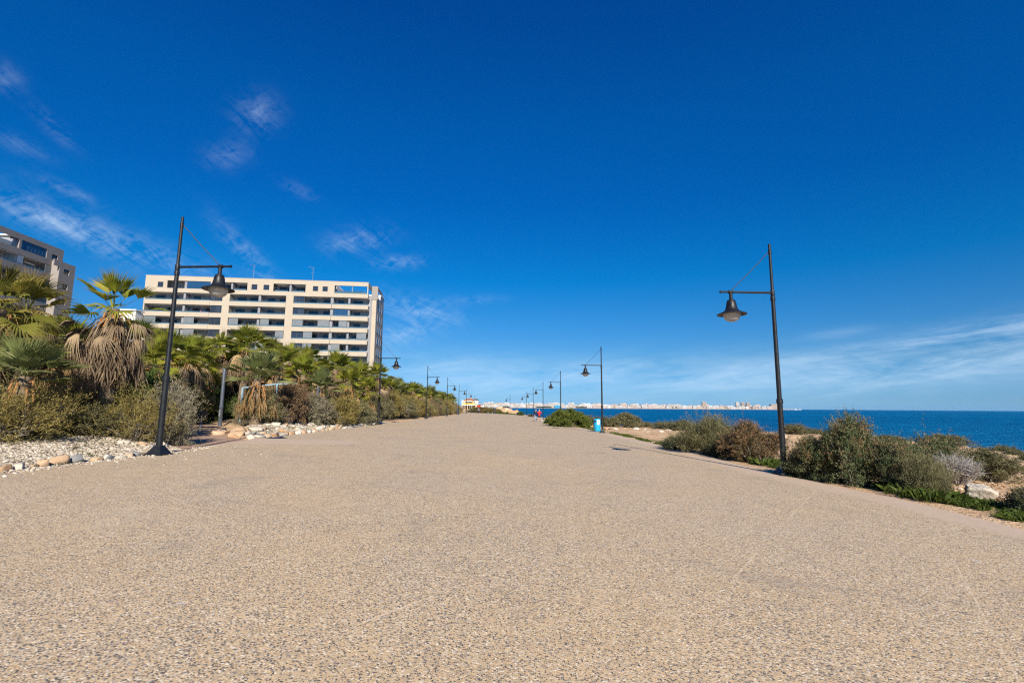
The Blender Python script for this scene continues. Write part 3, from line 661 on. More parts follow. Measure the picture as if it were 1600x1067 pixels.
def left_block():
    d = Vector((-.10936, .994, 0)); rz = math.atan2(d.y, d.x)
    t = thing('apartment_block', 'beige apartment block coloured as in shade, cut off by the left edge, dark windows facing the promenade', 'apartment building', (-89.5, 80.98, 0), rz)
    # local: x along the facade (away from the camera), -y out of the facade
    b = MB(); holes(b, -30, 14, 26.9, 30.8, [(-12, 4.1, 28.0, 29.75), (4.6, 10.1, 28.0, 29.75), (11.3, 12.7, 28.25, 29.25)], 0, .3)
    b.box(13.7, 14.0, .3, 12, 26.9, 30.8)
    # projecting end of the lower floors
    hs = []
    b.box(11.5, 15.4, -1.5, -1.2, 26.75, 27.9)
    for r in range(0, 9):
        z = 26.75 - FH * r
        if r == 0:
            holes(b, 11.5, 15.4, z - FH, z, [(12.6, 14.0, z - 1.15, z - .1)], -1.5, -1.2)
        else: holes(b, 11.5, 15.4, z - FH, z, [(12.6, 14.0, z - 1.15, z - .1)], -1.5, -1.2)
    b.box(11.5, 11.8, -1.2, .0, 26.75 - 9 * FH, 27.9); b.box(15.1, 15.4, -1.2, 12, 26.75 - 9 * FH, 27.9); b.box(11.8, 15.1, -1.2, .0, 27.7, 27.9)
    b.box(10.1, 11.5, -1.5, -1.3, 26.75, 27.9)
    b.build('wall', M['shaded_beige'], t)
    b = MB(); b.box(-30, 15.1, 2.6, 12, -1.6, 26.9); b.box(5.2, 13.7, 2.6, 12, 26.9, 30.6); b.box(11.8, 15.1, -1.0, 2.6, -1.6, 27.6); b.build('core_wall', M['greywall'], t)
    b = MB(); b.box(4.6, 13.7, .3, 12, 30.55, 30.75); b.build('roof', M['soffit'], t)
    pane(t, 4.6, 10.1, .1, 28.0, 29.75, M['glass_blue'], 'glazed_bay', .06, 6)
    pane(t, 11.3, 12.7, .2, 28.25, 29.25, M['glass'], 'window', .05, 0)
    b = MB(); b.box(3.4, 4.1, .3, 4.0, 26.95, 29.5); b.build('dividing_wall', M['greycol'], t)
    b = MB(); b.box(-12, 3.4, .1, .13, 28.0, 28.75); b.build('balustrade', M['rail_glass'], t)
    for r in range(0, 9):
        zt = 26.9 - FH * r
        b = MB(); b.box(-30, 11.5, -.1 - (.0), .15, zt - FH, zt - FH + 1.25); b.box(-30, 11.5, .15, 2.6, zt - FH, zt - FH + .25); b.build('balcony', M['shaded_beige'], t)
        b = MB(); b.box(-30, 11.5, .17, 2.55, zt - .05, zt - .02); b.build('soffit', M['soffit'], t)
        for (s0, s1) in ((-14, -7), (-5, 3.8), (6.2, 9.8)):
            pane(t, s0, s1, 2.45, zt - FH + .3, zt - .5, M['glass'], 'balcony_door', .06, 3)
        b = MB(); b.box(4.5, 5.6, .25, 2.6, zt - FH + .5, zt - .05); b.build('dividing_wall', M['soffit'] if r == 0 else M['greycol'], t)
        if r == 0:
            b = MB(); b.box(10.1, 11.4, -.05, .0, zt - FH + 1.25, zt - .1); b.build('wind_screen', M['screen'], t)
        b = MB(); b.box(-14, 11.4, -.02, .0, zt - FH + 1.25, zt - FH + 1.6); b.build('balustrade', M['rail_glass'], t)
        z = 26.75 - FH * r; pane(t, 12.6, 14.0, -1.35, z - 1.15, z - .1, M['glass'], 'window', .05, 1)
left_block()

def white_house():
    t = thing('white_house', 'white rendered house glimpsed behind the large skirted palm', 'house', (-91.5, 105, 0), R(4))
    ws = ((4.0, 4.9, 17.2, 18.6), (5.9, 7.2, 17.0, 18.8))
    b = MB(); holes(b, 3.2, 8.0, -1.5, 20.6, list(ws), 0, .3); b.box(3.2, 8, .3, 2.4, -1.5, 20.4); b.build('wall', M['white'], t)
    b = MB(); b.box(3.0, 8.2, -.3, 2.7, 20.6, 20.85); b.build('roof', M['soffit'], t)
    for (a, c, z0, z1) in ws: pane(t, a, c, .12, z0, z1, M['glass'], 'window', .06, 1)
white_house()

# ------------------------------------------------------------------ plants
def unit(v): return v / np.maximum(np.linalg.norm(v, axis=-1, keepdims=True), 1e-9)
def attr1(me, nm, val):
    a = me.attributes.new(nm, 'FLOAT', 'POINT'); a.data.foreach_set('value', np.asarray(val, np.float32)); return me
def shrub_data(seed, lobes, tufts, K, L, Wd, spread=.8, up=.35, inner=.55, sprig=None):
    """sprigs pushed out of a union of ellipsoid lobes, each a short curved shoot carrying its leaves; z=0 is the ground"""
    g = np.random.default_rng(seed); lob = np.array(lobes, float)      # cx,cy,cz,rx,ry,rz
    ns = max(60, tufts * K // 46); kl = 46; sl = sprig or (L * 2.6 + .16)
    wts = (lob[:, 3] * lob[:, 5]) ** 1.3; idx = g.choice(len(lob), ns, p=wts / wts.sum())
    l = lob[idx]; d = unit(g.normal(size=(ns, 3))); d[:, 2] = np.abs(d[:, 2]) * np.where(g.random(ns) < .8, 1, -1)
    q = g.uniform(inner, 1.0, ns) ** .6
    A = l[:, :3] + d * l[:, 3:6] * q[:, None]
    ax = unit(d * 1.0 + unit(np.stack([A[:, 0], A[:, 1], A[:, 2] * .6], -1)) * .35 + g.normal(size=(ns, 3)) * spread * .55 + np.array([0, 0, up]))
    bend = g.normal(size=(ns, 3)) * .25 + np.array([0, 0, -.12])
    ln_s = sl * g.uniform(.55, 1.5, ns) * np.where(g.random(ns) < .10, 1.6, 1)
    t = np.tile((np.arange(kl) + .5) / kl, ns) + g.normal(size=ns * kl) * .02
    rp = lambda x: np.repeat(x, kl, 0)
    P = rp(A) + rp(ax) * (rp(ln_s) * t)[:, None] + rp(bend) * (rp(ln_s) * t * t)[:, None]
    P = P + g.normal(size=P.shape) * (L * .30 + .012)
    m = len(P); D = unit(rp(ax) * .75 + g.normal(size=(m, 3)) * spread + np.array([0, 0, up * .6]))
    S = unit(np.cross(D, g.normal(size=(m, 3))))
    ln = (L * g.uniform(.6, 1.35, m) * (1.15 - .5 * t))[:, None]; w = (Wd * g.uniform(.7, 1.3, m))[:, None]
    V = np.stack([P, P + D * ln * .5 + S * w, P + D * ln, P + D * ln * .5 - S * w], 1)
    kk = P[:, 2] > .0; V = V[kk].reshape(-1, 3); V[:, 2] = np.maximum(V[:, 2], .01); tone = np.repeat(rp(g.random(ns))[kk], 4)
    return V, np.arange(len(V)).reshape(-1, 4), tone
def branch_mesh(seed, lobes, n=26, mat=None, extra=0, r0=.022):
    g = random.Random(seed); b = MB()
    for k in range(n):
        l = g.choice(lobes); a = g.uniform(0, 6.28); e = g.uniform(.1, 1.4); q = g.uniform(.75, 1.02 + extra)
        tip = Vector((l[0] + l[3] * q * math.cos(a) * math.cos(e), l[1] + l[4] * q * math.sin(a) * math.cos(e), max(.1, l[2] + l[5] * q * math.sin(e))))
        o = Vector((l[0] * .35 + g.uniform(-.1, .1), l[1] * .35 + g.uniform(-.1, .1), -.05))
        mid = o.lerp(tip, .5) + Vector((g.uniform(-.15, .15), g.uniform(-.15, .15), g.uniform(0, .2)))
        b.tube([o, mid, tip], [r0, r0 * .7, r0 * .3], 5)
        for j in range(3):
            s = mid.lerp(tip, g.uniform(.1, .8)); e2 = s + Vector((g.uniform(-.4, .4), g.uniform(-.4, .4), g.uniform(.05, .4)))
            b.tube([s, e2], [r0 * .4, r0 * .15], 4, False)
    return b.mesh('branches', mat or M['twig'])
def mk_lobes(seed, rx, ry, hz, n=9, low=False):
    """an uneven heap: lobes of very different size, some low and wide, some tall"""
    g = random.Random(seed); L = []
    for k in range(n):
        a = 6.28 * k / n + g.uniform(-.5, .5); q = g.uniform(.30, .74); r = g.uniform(.20, .40)
        hh = hz * g.choice([g.uniform(.35, .6), g.uniform(.6, .85), g.uniform(.8, 1.0)]) * (1 - .25 * q)
        L.append((rx * q * math.cos(a), ry * q * math.sin(a), hh * .55, rx * r, ry * r, hh * .45))
    for k in range(3):
        a = g.uniform(0, 6.28); q = g.uniform(.1, .35); hh = hz * g.uniform(.8, 1.0)
        L.append((rx * q * math.cos(a), ry * q * math.sin(a), hh * .55, rx * .34, ry * .34, hh * .45))
    return L
# palettes
M['sh_olive'] = mat_leaf('olive_foliage', [(.1, (0.067, 0.057, 0.019)), (.45, (0.217, 0.176, 0.052)), (.75, (0.366, 0.284, 0.088)), (1, (0.501, 0.380, 0.136))])
M['sh_dull'] = mat_leaf('dull_olive_foliage', [(.1, (0.070, 0.066, 0.031)), (.45, (0.164, 0.152, 0.070)), (.75, (0.265, 0.242, 0.118)), (1, (0.390, 0.336, 0.180))])
M['sh_grey'] = mat_leaf('grey_green_foliage', [(.1, (.095, .083, .052)), (.45, (.225, .198, .125)), (.75, (.33, .29, .19)), (1, (.45, .385, .27))])
M['sh_brown'] = mat_leaf('brown_dry_foliage', [(.1, (0.079, 0.052, 0.029)), (.45, (0.187, 0.122, 0.064)), (.75, (0.302, 0.194, 0.108)), (1, (0.460, 0.302, 0.179))])
M['sh_green'] = mat_leaf('deep_green_foliage', [(.1, (0.027, 0.045, 0.010)), (.45, (0.073, 0.112, 0.024)), (.75, (0.128, 0.180, 0.036)), (1, (0.210, 0.263, 0.060))])
M['sh_salt'] = mat_leaf('saltbush_foliage', [(.1, (0.035, 0.050, 0.022)), (.45, (0.088, 0.115, 0.050)), (.75, (0.150, 0.181, 0.075)), (1, (0.250, 0.256, 0.119))], tip=(.34, .205, .10), tip_amt=.5)
M['sh_salt_brown'] = mat_leaf('seeding_saltbush_foliage', [(.1, (0.039, 0.036, 0.017)), (.45, (0.105, 0.086, 0.040)), (.75, (0.198, 0.138, 0.066)), (1, (0.319, 0.209, 0.110))], tip=(.36, .205, .105), tip_amt=.65)
M['sh_dome'] = mat_leaf('mastic_foliage', [(.1, (.03, .042, .008)), (.4, (.09, .118, .020)), (.7, (.18, .205, .035)), (1, (.29, .29, .07))], noise_scale=2.2)
M['sh_weed'] = mat_leaf('fresh_weeds', [(.1, (.05, .075, .013)), (.45, (.105, .145, .022)), (.75, (.17, .215, .035)), (1, (.28, .28, .075))], .4)
VAR = {}
def variant(kind, k, rx, ry, hz, mat, tufts, K, L, Wd, spread=.8, up=.35, nb=26, extra=0, n=9, bmat=None, sprig=None):
    lob = mk_lobes(k * 17 + 3, rx, ry, hz, n); V, F, tn = shrub_data(k * 31 + 5, lob, tufts, K, L, Wd, spread, up, sprig=sprig)
    VAR.setdefault(kind, []).append((attr1(np_mesh('foliage', V, F, M[mat]), 'tone', tn), branch_mesh(k, lob, nb, bmat, extra), (rx, hz)))
for k in (1, 2, 3): variant('olive', k, 1.5, 1.4, 2.0, 'sh_olive', 2300, 7, .20, .018, .75, .2, 90, .22)
for k in (4, 5, 6): variant('dull', k, 1.5, 1.4, 2.0, 'sh_dull', 2700, 7, .14, .019, .85, .3, 80, .18)
for k in (7, 8): variant('grey', k, 1.4, 1.3, 2.0, 'sh_grey', 3600, 8, .085, .021, 1.0, .3, 70, .14)
for k in (9, 10): variant('brown', k, 1.5, 1.3, 2.0, 'sh_brown', 2400, 7, .11, .020, 1.0, .3, 60, .2)
for k in (11, 12): variant('green', k, 1.3, 1.2, 1.8, 'sh_green', 3600, 7, .09, .030, .9, .3, 18)
for k in (13, 14, 15): variant('salt', k, 1.2, 1.1, 1.4, 'sh_salt', 5200, 9, .060, .0125, .9, .45, 30, .08)
for k in (16, 17): variant('saltbrown', k, 1.2, 1.1, 1.4, 'sh_salt_brown', 5000, 9, .055, .0135, 1.0, .4, 34, .1)
for k in (51, 52): variant('plume', k, 1.5, 1.3, 1.6, 'sh_olive', 1500, 7, .17, .012, .5, .10, 110, .35, sprig=.85)
for k in (53, 54): variant('plumegrey', k, 1.4, 1.2, 1.6, 'sh_grey', 1700, 8, .08, .014, .7, .2, 110, .3, sprig=.6)
variant('twigs', 41, 1.2, 1.0, .9, 'sh_grey', 700, 8, .05, .010, 1.0, .3, 420, .15, bmat=M['twig_grey'])
variant('spiky', 18, 1.2, 1.0, 1.1, 'sh_dull', 5200, 8, .16, .008, .55, .75, 30, .1)
for k in (19, 20): variant('lowgrey', k, 1.3, 1.2, .9, 'sh_salt', 4200, 8, .07, .013, 1.0, .3, 120, .12, bmat=M['twig_grey'])
def dome_variant(k, rx, ry, hz, mat, tufts, L, Wd):
    g = random.Random(k); lob = []
    for i in range(75):
        a = g.uniform(0, 6.28); e = math.asin(g.uniform(0, 1)); q = g.uniform(.78, .95)
        lob.append((rx * q * math.cos(a) * math.cos(e), ry * q * math.sin(a) * math.cos(e), hz * .84 * math.sin(e) * q / .9 + .1, rx * .17, ry * .17, hz * .17))
    lob.append((0, 0, hz * .42, rx * .80, ry * .80, hz * .52))
    V, F, tn = shrub_data(k, lob, tufts, 8, L, Wd, .9, .4, .3, .26); VAR.setdefault('dome', []).append((attr1(np_mesh('foliage', V, F, M[mat]), 'tone', tn), branch_mesh(k, [(0, 0, hz * .4, rx * .8, ry * .8, hz * .5)], 16), (rx, hz)))
dome_variant(31, 2.7, 2.4, 2.1, 'sh_dome', 7600, .13, .034)
dome_variant(32, 1.8, 1.6, 1.25, 'sh_dull', 5200, .10, .022)

def put_shrub(kind, i, x, y, w, hgt, label, group, name='shrub', cat='shrub', sink=.05, rz=None):
    fo, br, (rx, hz) = VAR[kind][i % len(VAR[kind])]
    t = thing(name, label, cat, (x, y, gz(x, y) - sink), rnd.uniform(0, 6.28) if rz is None else rz, group)
    t.scale = (w / 2 / rx / .95, w / 2 / rx / .95, hgt / hz / .98)
    link('foliage', fo, t); link('branches', br, t); return t
def uy(u, y): return float(at(u, 640, y)[0])
GL = 'shrubs in the bed left of the promenade'; GR = 'shrubs on the rocky strip to the right'
left_shrubs = [  # kind, u, y, width, height, label
    ('plume', 2, 13.0, 2.3, 1.1, 'feathery yellow olive shrub overhanging white gravel at the far left edge'),
    ('plume', 66, 14.6, 1.9, 1.2, 'yellow olive shrub low over the gravel, second from the left edge'),
    ('brown', 112, 16.6, 2.2, 1.75, 'brown shrub full of bare twigs, left of the skirted palm'),
    ('dull', 162, 15.9, 2.0, .9, 'olive shrub below the skirt of the big palm'),
    ('plume', 214, 16.0, 1.9, 1.25, 'yellow olive shrub between the big palm and the nearest lamp post'),
    ('plumegrey', 262, 16.8, 1.7, 1.9, 'silvery grey shrub directly behind the nearest left lamp post'),
    ('plumegrey', 281, 17.0, 1.0, 1.1, 'silvery grey shrub spilling over stones right of the nearest left lamp post'),
    ('grey', 272, 21, 1.5, 2.2, 'tall silvery grey shrub left of the dark litter post'),
    ('dull', 30, 17.5, 3.0, 1.7, 'dull green shrub behind the yellow olive shrubs, far left'),
    ('olive', 88, 19.5, 3.0, 1.9, 'olive shrub behind the brown twiggy one at the left'),
    ('dull', 150, 20.0, 3.0, 1.8, 'dull shrub right behind the big skirted palm'),
    ('green', 225, 21, 2.8, 2.4, 'green shrub behind the silvery ones near the left lamp'),
    ('green', 322, 37, 3.0, 2.0, 'deep green shrub left of the bare metal column'),
    ('green', 368, 35, 2.0, 1.4, 'low deep green shrub just right of the bare metal column'),
    ('green', 385, 39, 3.6, 2.6, 'deep green shrub behind the low one by the metal column'),
    ('dull', 406, 27.4, 2.5, 1.75, 'olive shrub under the dead hanging leaves of the middle palm'),
    ('brown', 450, 29.6, 2.7, 2.4, 'rusty brown dry shrub right of the middle palm'),
    ('brown', 470, 32.5, 2.4, 2.2, 'brown dry shrub behind the rusty one right of the middle palm'),
    ('grey', 493, 32, 2.4, 1.9, 'grey green shrub between two palms with hanging tan leaves'),
    ('olive', 530, 34, 2.7, 1.8, 'olive shrub above the white stone bank'),
    ('dull', 556, 37.5, 2.7, 1.9, 'dull olive shrub left of the second left lamp post'),
    ('dull', 577, 41.5, 2.6, 1.9, 'dull shrub right beside the second left lamp post')]
for i, (k, u, y, w, hh, lab) in enumerate(left_shrubs): put_shrub(k, i, uy(u, y), y, w, hh, lab, GL)
LB = {'dull': 'dull green shrub in the long row left of the promenade', 'olive': 'olive brown shrub in the long row left of the promenade', 'brown': 'rusty brown shrub in the long row left of the promenade', 'grey': 'grey green shrub in the long row left of the promenade', 'green': 'deep green shrub in the long row left of the promenade'}
y = 42.0; i = 0
seq = ['olive', 'brown', 'dull', 'dull', 'olive', 'grey', 'dull', 'olive', 'brown', 'olive', 'dull', 'dull', 'olive', 'dull', 'brown', 'dull', 'olive', 'grey', 'dull', 'olive']
while y < 150:
    k = seq[i % len(seq)]; off = 1.9 + rnd.uniform(-.3, .5)
    put_shrub(k, i, float(xl(y)) - off - .3, y, rnd.uniform(2.8, 3.6), rnd.uniform(1.8, 2.5) * (1 if y < 110 else .85), LB[k], GL)
    k2 = seq[(i * 3 + 1) % len(seq)]
    put_shrub(k2, i + 1, float(xl(y)) - off - 3.6, y + 1.5, rnd.uniform(3.0, 4.0), rnd.uniform(1.9, 2.6) * (1 if y < 110 else .85), LB[k2], GL)
    y += 2.3 + y * .012; i += 1
for (u, y, k) in ((20, 25, 'green'), (70, 26, 'dull'), (120, 27, 'green'), (170, 26, 'dull'), (215, 29, 'green'), (262, 30, 'dull'), (290, 33, 'green'), (250, 38, 'dull'), (430, 38, 'green'), (465, 40, 'dull'), (500, 42, 'green'), (535, 44, 'dull'), (400, 46, 'green'), (350, 48, 'dull'), (300, 46, 'green'), (180, 36, 'green'), (110, 36, 'dull'), (40, 36, 'green')):
    put_shrub(k, int(u), uy(u, y), y, 4.2, 2.5 + (y - 25) * .02, {'green': 'deep green shrub filling the gap between the palm trunks', 'dull': 'dull olive shrub filling the gap between the palm trunks'}[k], GL)
right_shrubs = [
    ('lowgrey', 1055, 23.5, 1.5, .60, 'small olive shrub at the left end of the right bank, by the promenade'),
    ('salt', 1072, 25.5, 1.6, .8, 'small dark shrub behind the left end of the right bank'),
    ('spiky', 1106, 21.6, 2.1, 1.12, 'spiky grey olive shrub left of the brown seeding one'),
    ('saltbrown', 1178, 18.8, 2.2, 1.42, 'brown seeding shrub just left of the nearest right lamp post'),
    ('salt', 1135, 20.5, 1.5, 1.0, 'small dark shrub between the spiky and the brown seeding one'),
    ('salt', 1272, 13.9, 1.55, 1.12, 'dark green shrub at the foot of the nearest right lamp post'),
    ('salt', 1326, 13.2, 1.8, 1.66, 'tallest dark shrub with tan seed tips, right of the nearest right lamp'),
    ('salt', 1388, 12.5, 1.55, 1.2, 'dark green shrub on the right shoulder of the tallest seeding one'),
    ('salt', 1246, 14.3, .9, .75, 'low dark shrub touching the base of the nearest right lamp post'),
    ('spiky', 1432, 11.6, 1.0, .62, 'low wispy green shrub above the bright weeds'),
    ('lowgrey', 1452, 15.6, 2.1, 1.0, 'wide olive shrub with bare grey twigs behind the boulder'),
    ('twigs', 1478, 14.3, 1.7, .78, 'bare grey twiggy shrub behind the boulder'),
    ('dull', 1532, 15.6, 1.9, .90, 'wide olive shrub right of the grey twigs, above the boulder'),
    ('lowgrey', 1598, 9.6, 1.0, .42, 'small shrub among weeds at the lower right edge'),
    ('dull', 1470, 33, 2.6, .75, 'low dark shrub on the rocky rim before the sea, right side'),
    ('lowgrey', 1562, 29, 2.0, .55, 'low twiggy shrub on the rim at the right edge'),
    ('lowgrey', 1575, 25, .8, .25, 'small low shrub on bare orange ground near the right edge'),
    ('lowgrey', 1598, 23, .8, .32, 'dark low shrub cut by the right edge of the rocky strip'),
    ('dull', 1262, 46, 3.2, .8, 'low dull shrub on the rim seen right of the nearest right lamp'),
    ('dull', 1238, 44, 2.6, .85, 'low dull shrub on the rim seen behind the nearest right lamp'),
    ('dull', 1040, 52, 2.6, .85, 'low dull shrub on the rim left of the spiky one'),
    ('dull', 1068, 50, 3.0, .95, 'low dull shrub on the rim right above the spiky one'),
    ('dull', 1110, 44, 2.6, .85, 'low dull shrub on the rim behind the brown seeding one'),
    ('dull', 940, 60, 3.4, 1.1, 'low dull hedge like shrub behind the cyan bin'),
    ('dull', 915, 62, 3.4, 1.1, 'low dull shrub between the round bush and the cyan bin'),
    ('dull', 1006, 56, 2.4, .6, 'low dark shrub right of the small round bush'),
    ('green', 813, 140, 2.2, 1.1, 'dark shrub at the promenade edge left of the walking couple'),
    ('dull', 829, 118, 1.6, .7, 'low shrub right behind the walking couple'),
    ('lowgrey', 1385, 36, 2.4, .4, 'very low shrub on the rim left of the dark rim shrub')]
for i, (k, u, y, w, hh, lab) in enumerate(right_shrubs): put_shrub(k, i, uy(u, y), y, w, hh, lab, GR)
put_shrub('dome', 0, uy(887, 52.5), 52.5, 4.55, 1.80, 'large round dense green bush at the promenade edge', GR, 'round_bush')
put_shrub('dome', 1, uy(977, 55), 55, 3.5, 1.28, 'smaller round brown green bush behind the cyan bin', GR, 'round_bush')
# scrub on the green mound beyond the end of the promenade
for i, (u, y, w, hh, k) in enumerate(((742, 172, 6, 1.0, 'dull'), (752, 176, 7, 1.3, 'dull'), (760, 171, 6, 1.4, 'brown'), (767, 168, 6, 1.5, 'olive'), (757, 180, 9, 1.4, 'olive'), (748, 190, 8, 1.6, 'green'))):
    put_shrub(k, i, uy(u, y), y, w, hh, 'low scrub on the mound beyond the end of the promenade', 'scrub beyond the promenade end')

# fan palms
def fan_leaf(g, pet, rad, spread, nseg, fold, droop, bend, pleat=.04):
    """one fan leaf along +X; returns verts, tris (a single connected island)"""
    V = [(0, -.018, 0), (0, .018, 0), (pet, .012, 0), (pet, -.012, 0)]; F = [(0, 1, 2), (0, 2, 3)]
    for i in range(nseg):
        a = -spread + 2 * spread * (i + .5) / nseg + g.uniform(-.12, .12) * spread / nseg; da = spread / nseg
        r = rad * (.70 + .30 * math.cos(a * .85)) * g.uniform(.86, 1.10); dz = g.uniform(-.05, .05) * rad
        def P(q, ang, z): return (pet + q * math.cos(ang), q * math.sin(ang), z)
        k = len(V); rm = r * g.uniform(.40, .50); jt = g.uniform(-.9, .9) * da; dr = droop * g.uniform(.5, 1.5)
        V += [P(rm, a - da * .96, 0), P(rm, a, pleat), P(rm, a + da * .96, 0), P(r * .74, a + jt * .4 - da * .34, dz * .5 - dr * .08 * r), P(r * .74, a + jt * .4 + da * .34, dz * .5 - dr * .08 * r), P(r, a + jt, dz - dr * .42 * r)]
        F += [(2, k, k + 1), (2, k + 1, k + 2), (k, k + 3, k + 1), (k + 1, k + 3, k + 4), (k + 1, k + 4, k + 2), (k + 3, k + 5, k + 4)]
    V = np.array(V); tf = np.clip(np.hypot(V[:, 0] - pet, V[:, 1]) / rad, 0, 1.1) * (V[:, 0] > pet - rad)
    tf[:4] = .0
    V[:, 2] += fold * np.abs(V[:, 1]) - bend * np.clip(V[:, 0] / (pet + rad), 0, 1) ** 2 * (pet + rad)
    return V, np.array(F), tf
def place_leaf(V, az, el_, roll, off):
    ca, sa = math.cos(roll), math.sin(roll); V = V @ np.array([[1, 0, 0], [0, ca, sa], [0, -sa, ca]])
    ce, se = math.cos(el_), math.sin(el_); V = V @ np.array([[ce, 0, se], [0, 1, 0], [-se, 0, ce]])
    cz, sz = math.cos(az), math.sin(az); V = V @ np.array([[cz, sz, 0], [-sz, cz, 0], [0, 0, 1]]); return V + np.array(off)
def leaves(seed, specs, mat, name):
    g = random.Random(seed); VV = []; FF = []; TF = []; TN = []; o = 0
    for (az_, el_, pet, rad, spread, nseg, fold, droop, bend, off) in specs:
        V, F, tf = fan_leaf(g, pet, rad, spread, nseg, fold, droop, bend); V = place_leaf(V, az_, el_, g.uniform(-.35, .35), off)
        VV.append(V); FF.append(F + o); o += len(V); TF.append(tf); TN.append(np.full(len(V), g.random()))
    me = np_mesh(name, np.concatenate(VV), np.concatenate(FF), mat); attr1(me, 'tipf', np.concatenate(TF)); return attr1(me, 'tone', np.concatenate(TN))
M['frond'] = mat_leaf('green_fronds', [(.05, (.09, .115, .016)), (.35, (.22, .255, .028)), (.65, (.36, .37, .042)), (.85, (.48, .42, .06)), (1, (.55, .38, .08))], .5, .9, rough=.48, brown=.5)
M['frond_blue'] = mat_leaf('grey_green_fronds', [(.05, (.09, .115, .035)), (.4, (.20, .24, .08)), (.7, (.30, .33, .12)), (1, (.40, .36, .16))], .42, .9, rough=.5, brown=.3)
M['frond_tired'] = mat_leaf('browning_fronds', [(.05, (.07, .075, .014)), (.35, (.17, .175, .026)), (.65, (.28, .25, .045)), (.85, (.40, .30, .08)), (1, (.46, .31, .10))], .35, .9, rough=.6, brown=1.3)
M['dead'] = mat_leaf('dead_fronds', [(.05, (.12, .075, .032)), (.35, (.27, .17, .07)), (.65, (.40, .265, .12)), (1, (.50, .37, .20))], .15, 1.2, rough=.85)
M['dead_grey'] = mat_leaf('old_dead_fronds', [(.05, (.065, .045, .03)), (.3, (.15, .105, .065)), (.6, (.26, .19, .115)), (.85, (.36, .26, .15)), (1, (.46, .30, .13))], .12, 1.2, rough=.9)
def crown(seed, n, R_, pet, mat, stiff=1.15, lo=-6):
    g = random.Random(seed); sp = []
    for k in range(n):
        q = (k + .5) / n; e = R(88 - (88 - lo) * q ** .95 + g.uniform(-12, 12)); a = k * 2.39996 + g.uniform(-.35, .35)
        sp.append((a, e, pet * g.uniform(.75, 1.2) * (.6 + .5 * q), R_ * g.uniform(.82, 1.12), R(g.uniform(52, 92) * (1 if q > .14 else .3)), 22, g.uniform(.05, .45), (.15 + .85 * q) * g.uniform(.5, 1.4) / stiff, (.02 + .22 * q) * g.uniform(.5, 1.5), (.06 * math.cos(a), .06 * math.sin(a), .12 - .3 * q)))
    return leaves(seed, sp, M[mat], 'crown')
def dying(seed, n, R_, pet, mat):
    """browned leaves hanging just under the crown"""
    g = random.Random(seed); sp = []
    for k in range(n):
        a = k * 2.39996 + g.uniform(-.3, .3)
        sp.append((a, R(g.uniform(-36, 4)), pet * g.uniform(.8, 1.2), R_ * g.uniform(.8, 1.05), R(g.uniform(24, 50)), 15, g.uniform(-.6, .1), g.uniform(1.6, 3.2), g.uniform(.15, .5), (.08 * math.cos(a), .08 * math.sin(a), -.28)))
    return leaves(seed, sp, M[mat], 'dead_fronds')
def skirt(seed, n, drop, out_, mat, depth=.8, strands=16, slen=.8):
    """old leaves hanging round the trunk: a stalk bent down and a bundle of dry ribbons on each"""
    g = np.random.default_rng(seed); VV = []; FF = []; o = 0
    for k in range(n):
        a = k * 2.39996 + g.uniform(-.3, .3); q = g.random(); c, s_ = math.cos(a), math.sin(a); top = -.15 - q * depth
        ro = out_ * g.uniform(.45, 1.05); zb = top - drop * g.uniform(.75, 1.15)
        pts = [np.array([.12 * c, .12 * s_, top]), np.array([(.12 + ro * .55) * c, (.12 + ro * .55) * s_, top - .16 - .15 * g.random()]), np.array([(.10 + ro) * c, (.10 + ro) * s_, zb])]
        tg = np.array([-s_, c, 0])
        V = []
        for p, w in zip(pts, (.03, .022, .014)): V += [p - tg * w, p + tg * w]
        F = [(0, 1, 3, 2), (2, 3, 5, 4)]
        e = pts[2]
        for j in range(strands):
            l = slen * g.uniform(.55, 1.15); w = g.uniform(.010, .022); sp = g.uniform(-1, 1)
            d1 = unit(np.array([c, s_, 0]) * g.uniform(-.25, .30) + tg * sp * .42 + np.array([0, 0, -1.])); d2 = unit(d1 + np.array([c, s_, 0]) * g.uniform(-.5, .3) + tg * g.uniform(-.5, .5) + np.array([0, 0, -.4]))
            sd = unit(np.cross(d1, g.normal(size=3))); m1 = e + d1 * l * .55; m2 = m1 + d2 * l * .45; kk = len(V)
            V += [e - sd * w * .6, e + sd * w * .6, m1 + sd * w, m1 - sd * w, m2 + sd * w * .2, m2 - sd * w * .2]
            F += [(kk, kk + 1, kk + 2, kk + 3), (kk + 3, kk + 2, kk + 4, kk + 5)]
        VV.append(np.array(V)); FF.append(np.array(F) + o); o += len(V)
    return np_mesh('skirt', np.concatenate(VV), np.concatenate(FF), M[mat])
def trunk_mesh():
    b = MB(); prof = []; n = 15
    for i in range(n + 1):
        z = i / n; r = .19 - .04 * z + (.02 if i % 2 else 0) + (.05 * (1 - z) ** 4); prof.append((r, z))
    b.lathe(prof, 12); return b.mesh('trunk', M['bark'])
def boot_mesh(seed, n, mat):
    """old orange leaf bases clasping the top of the trunk"""
    g = random.Random(seed); b = MB()
    for k in range(n):
        a = k * 2.39996; z = -.15 - .75 * k / n; r = .15; c, s_ = math.cos(a), math.sin(a); up = g.uniform(.35, .7); out_ = g.uniform(.18, .42)
        b.tube([(r * c, r * s_, z), ((r + out_ * .4) * c, (r + out_ * .4) * s_, z + up * .25 - .1), ((r + out_) * c, (r + out_) * s_, z - g.uniform(.2, .7))], [.045, .035, .02], 5)
    return b.mesh('leaf_bases', mat)
M['boots'] = mat_stone('orange_leaf_bases', (.20, .085, .03), (.38, .19, .075), 4)
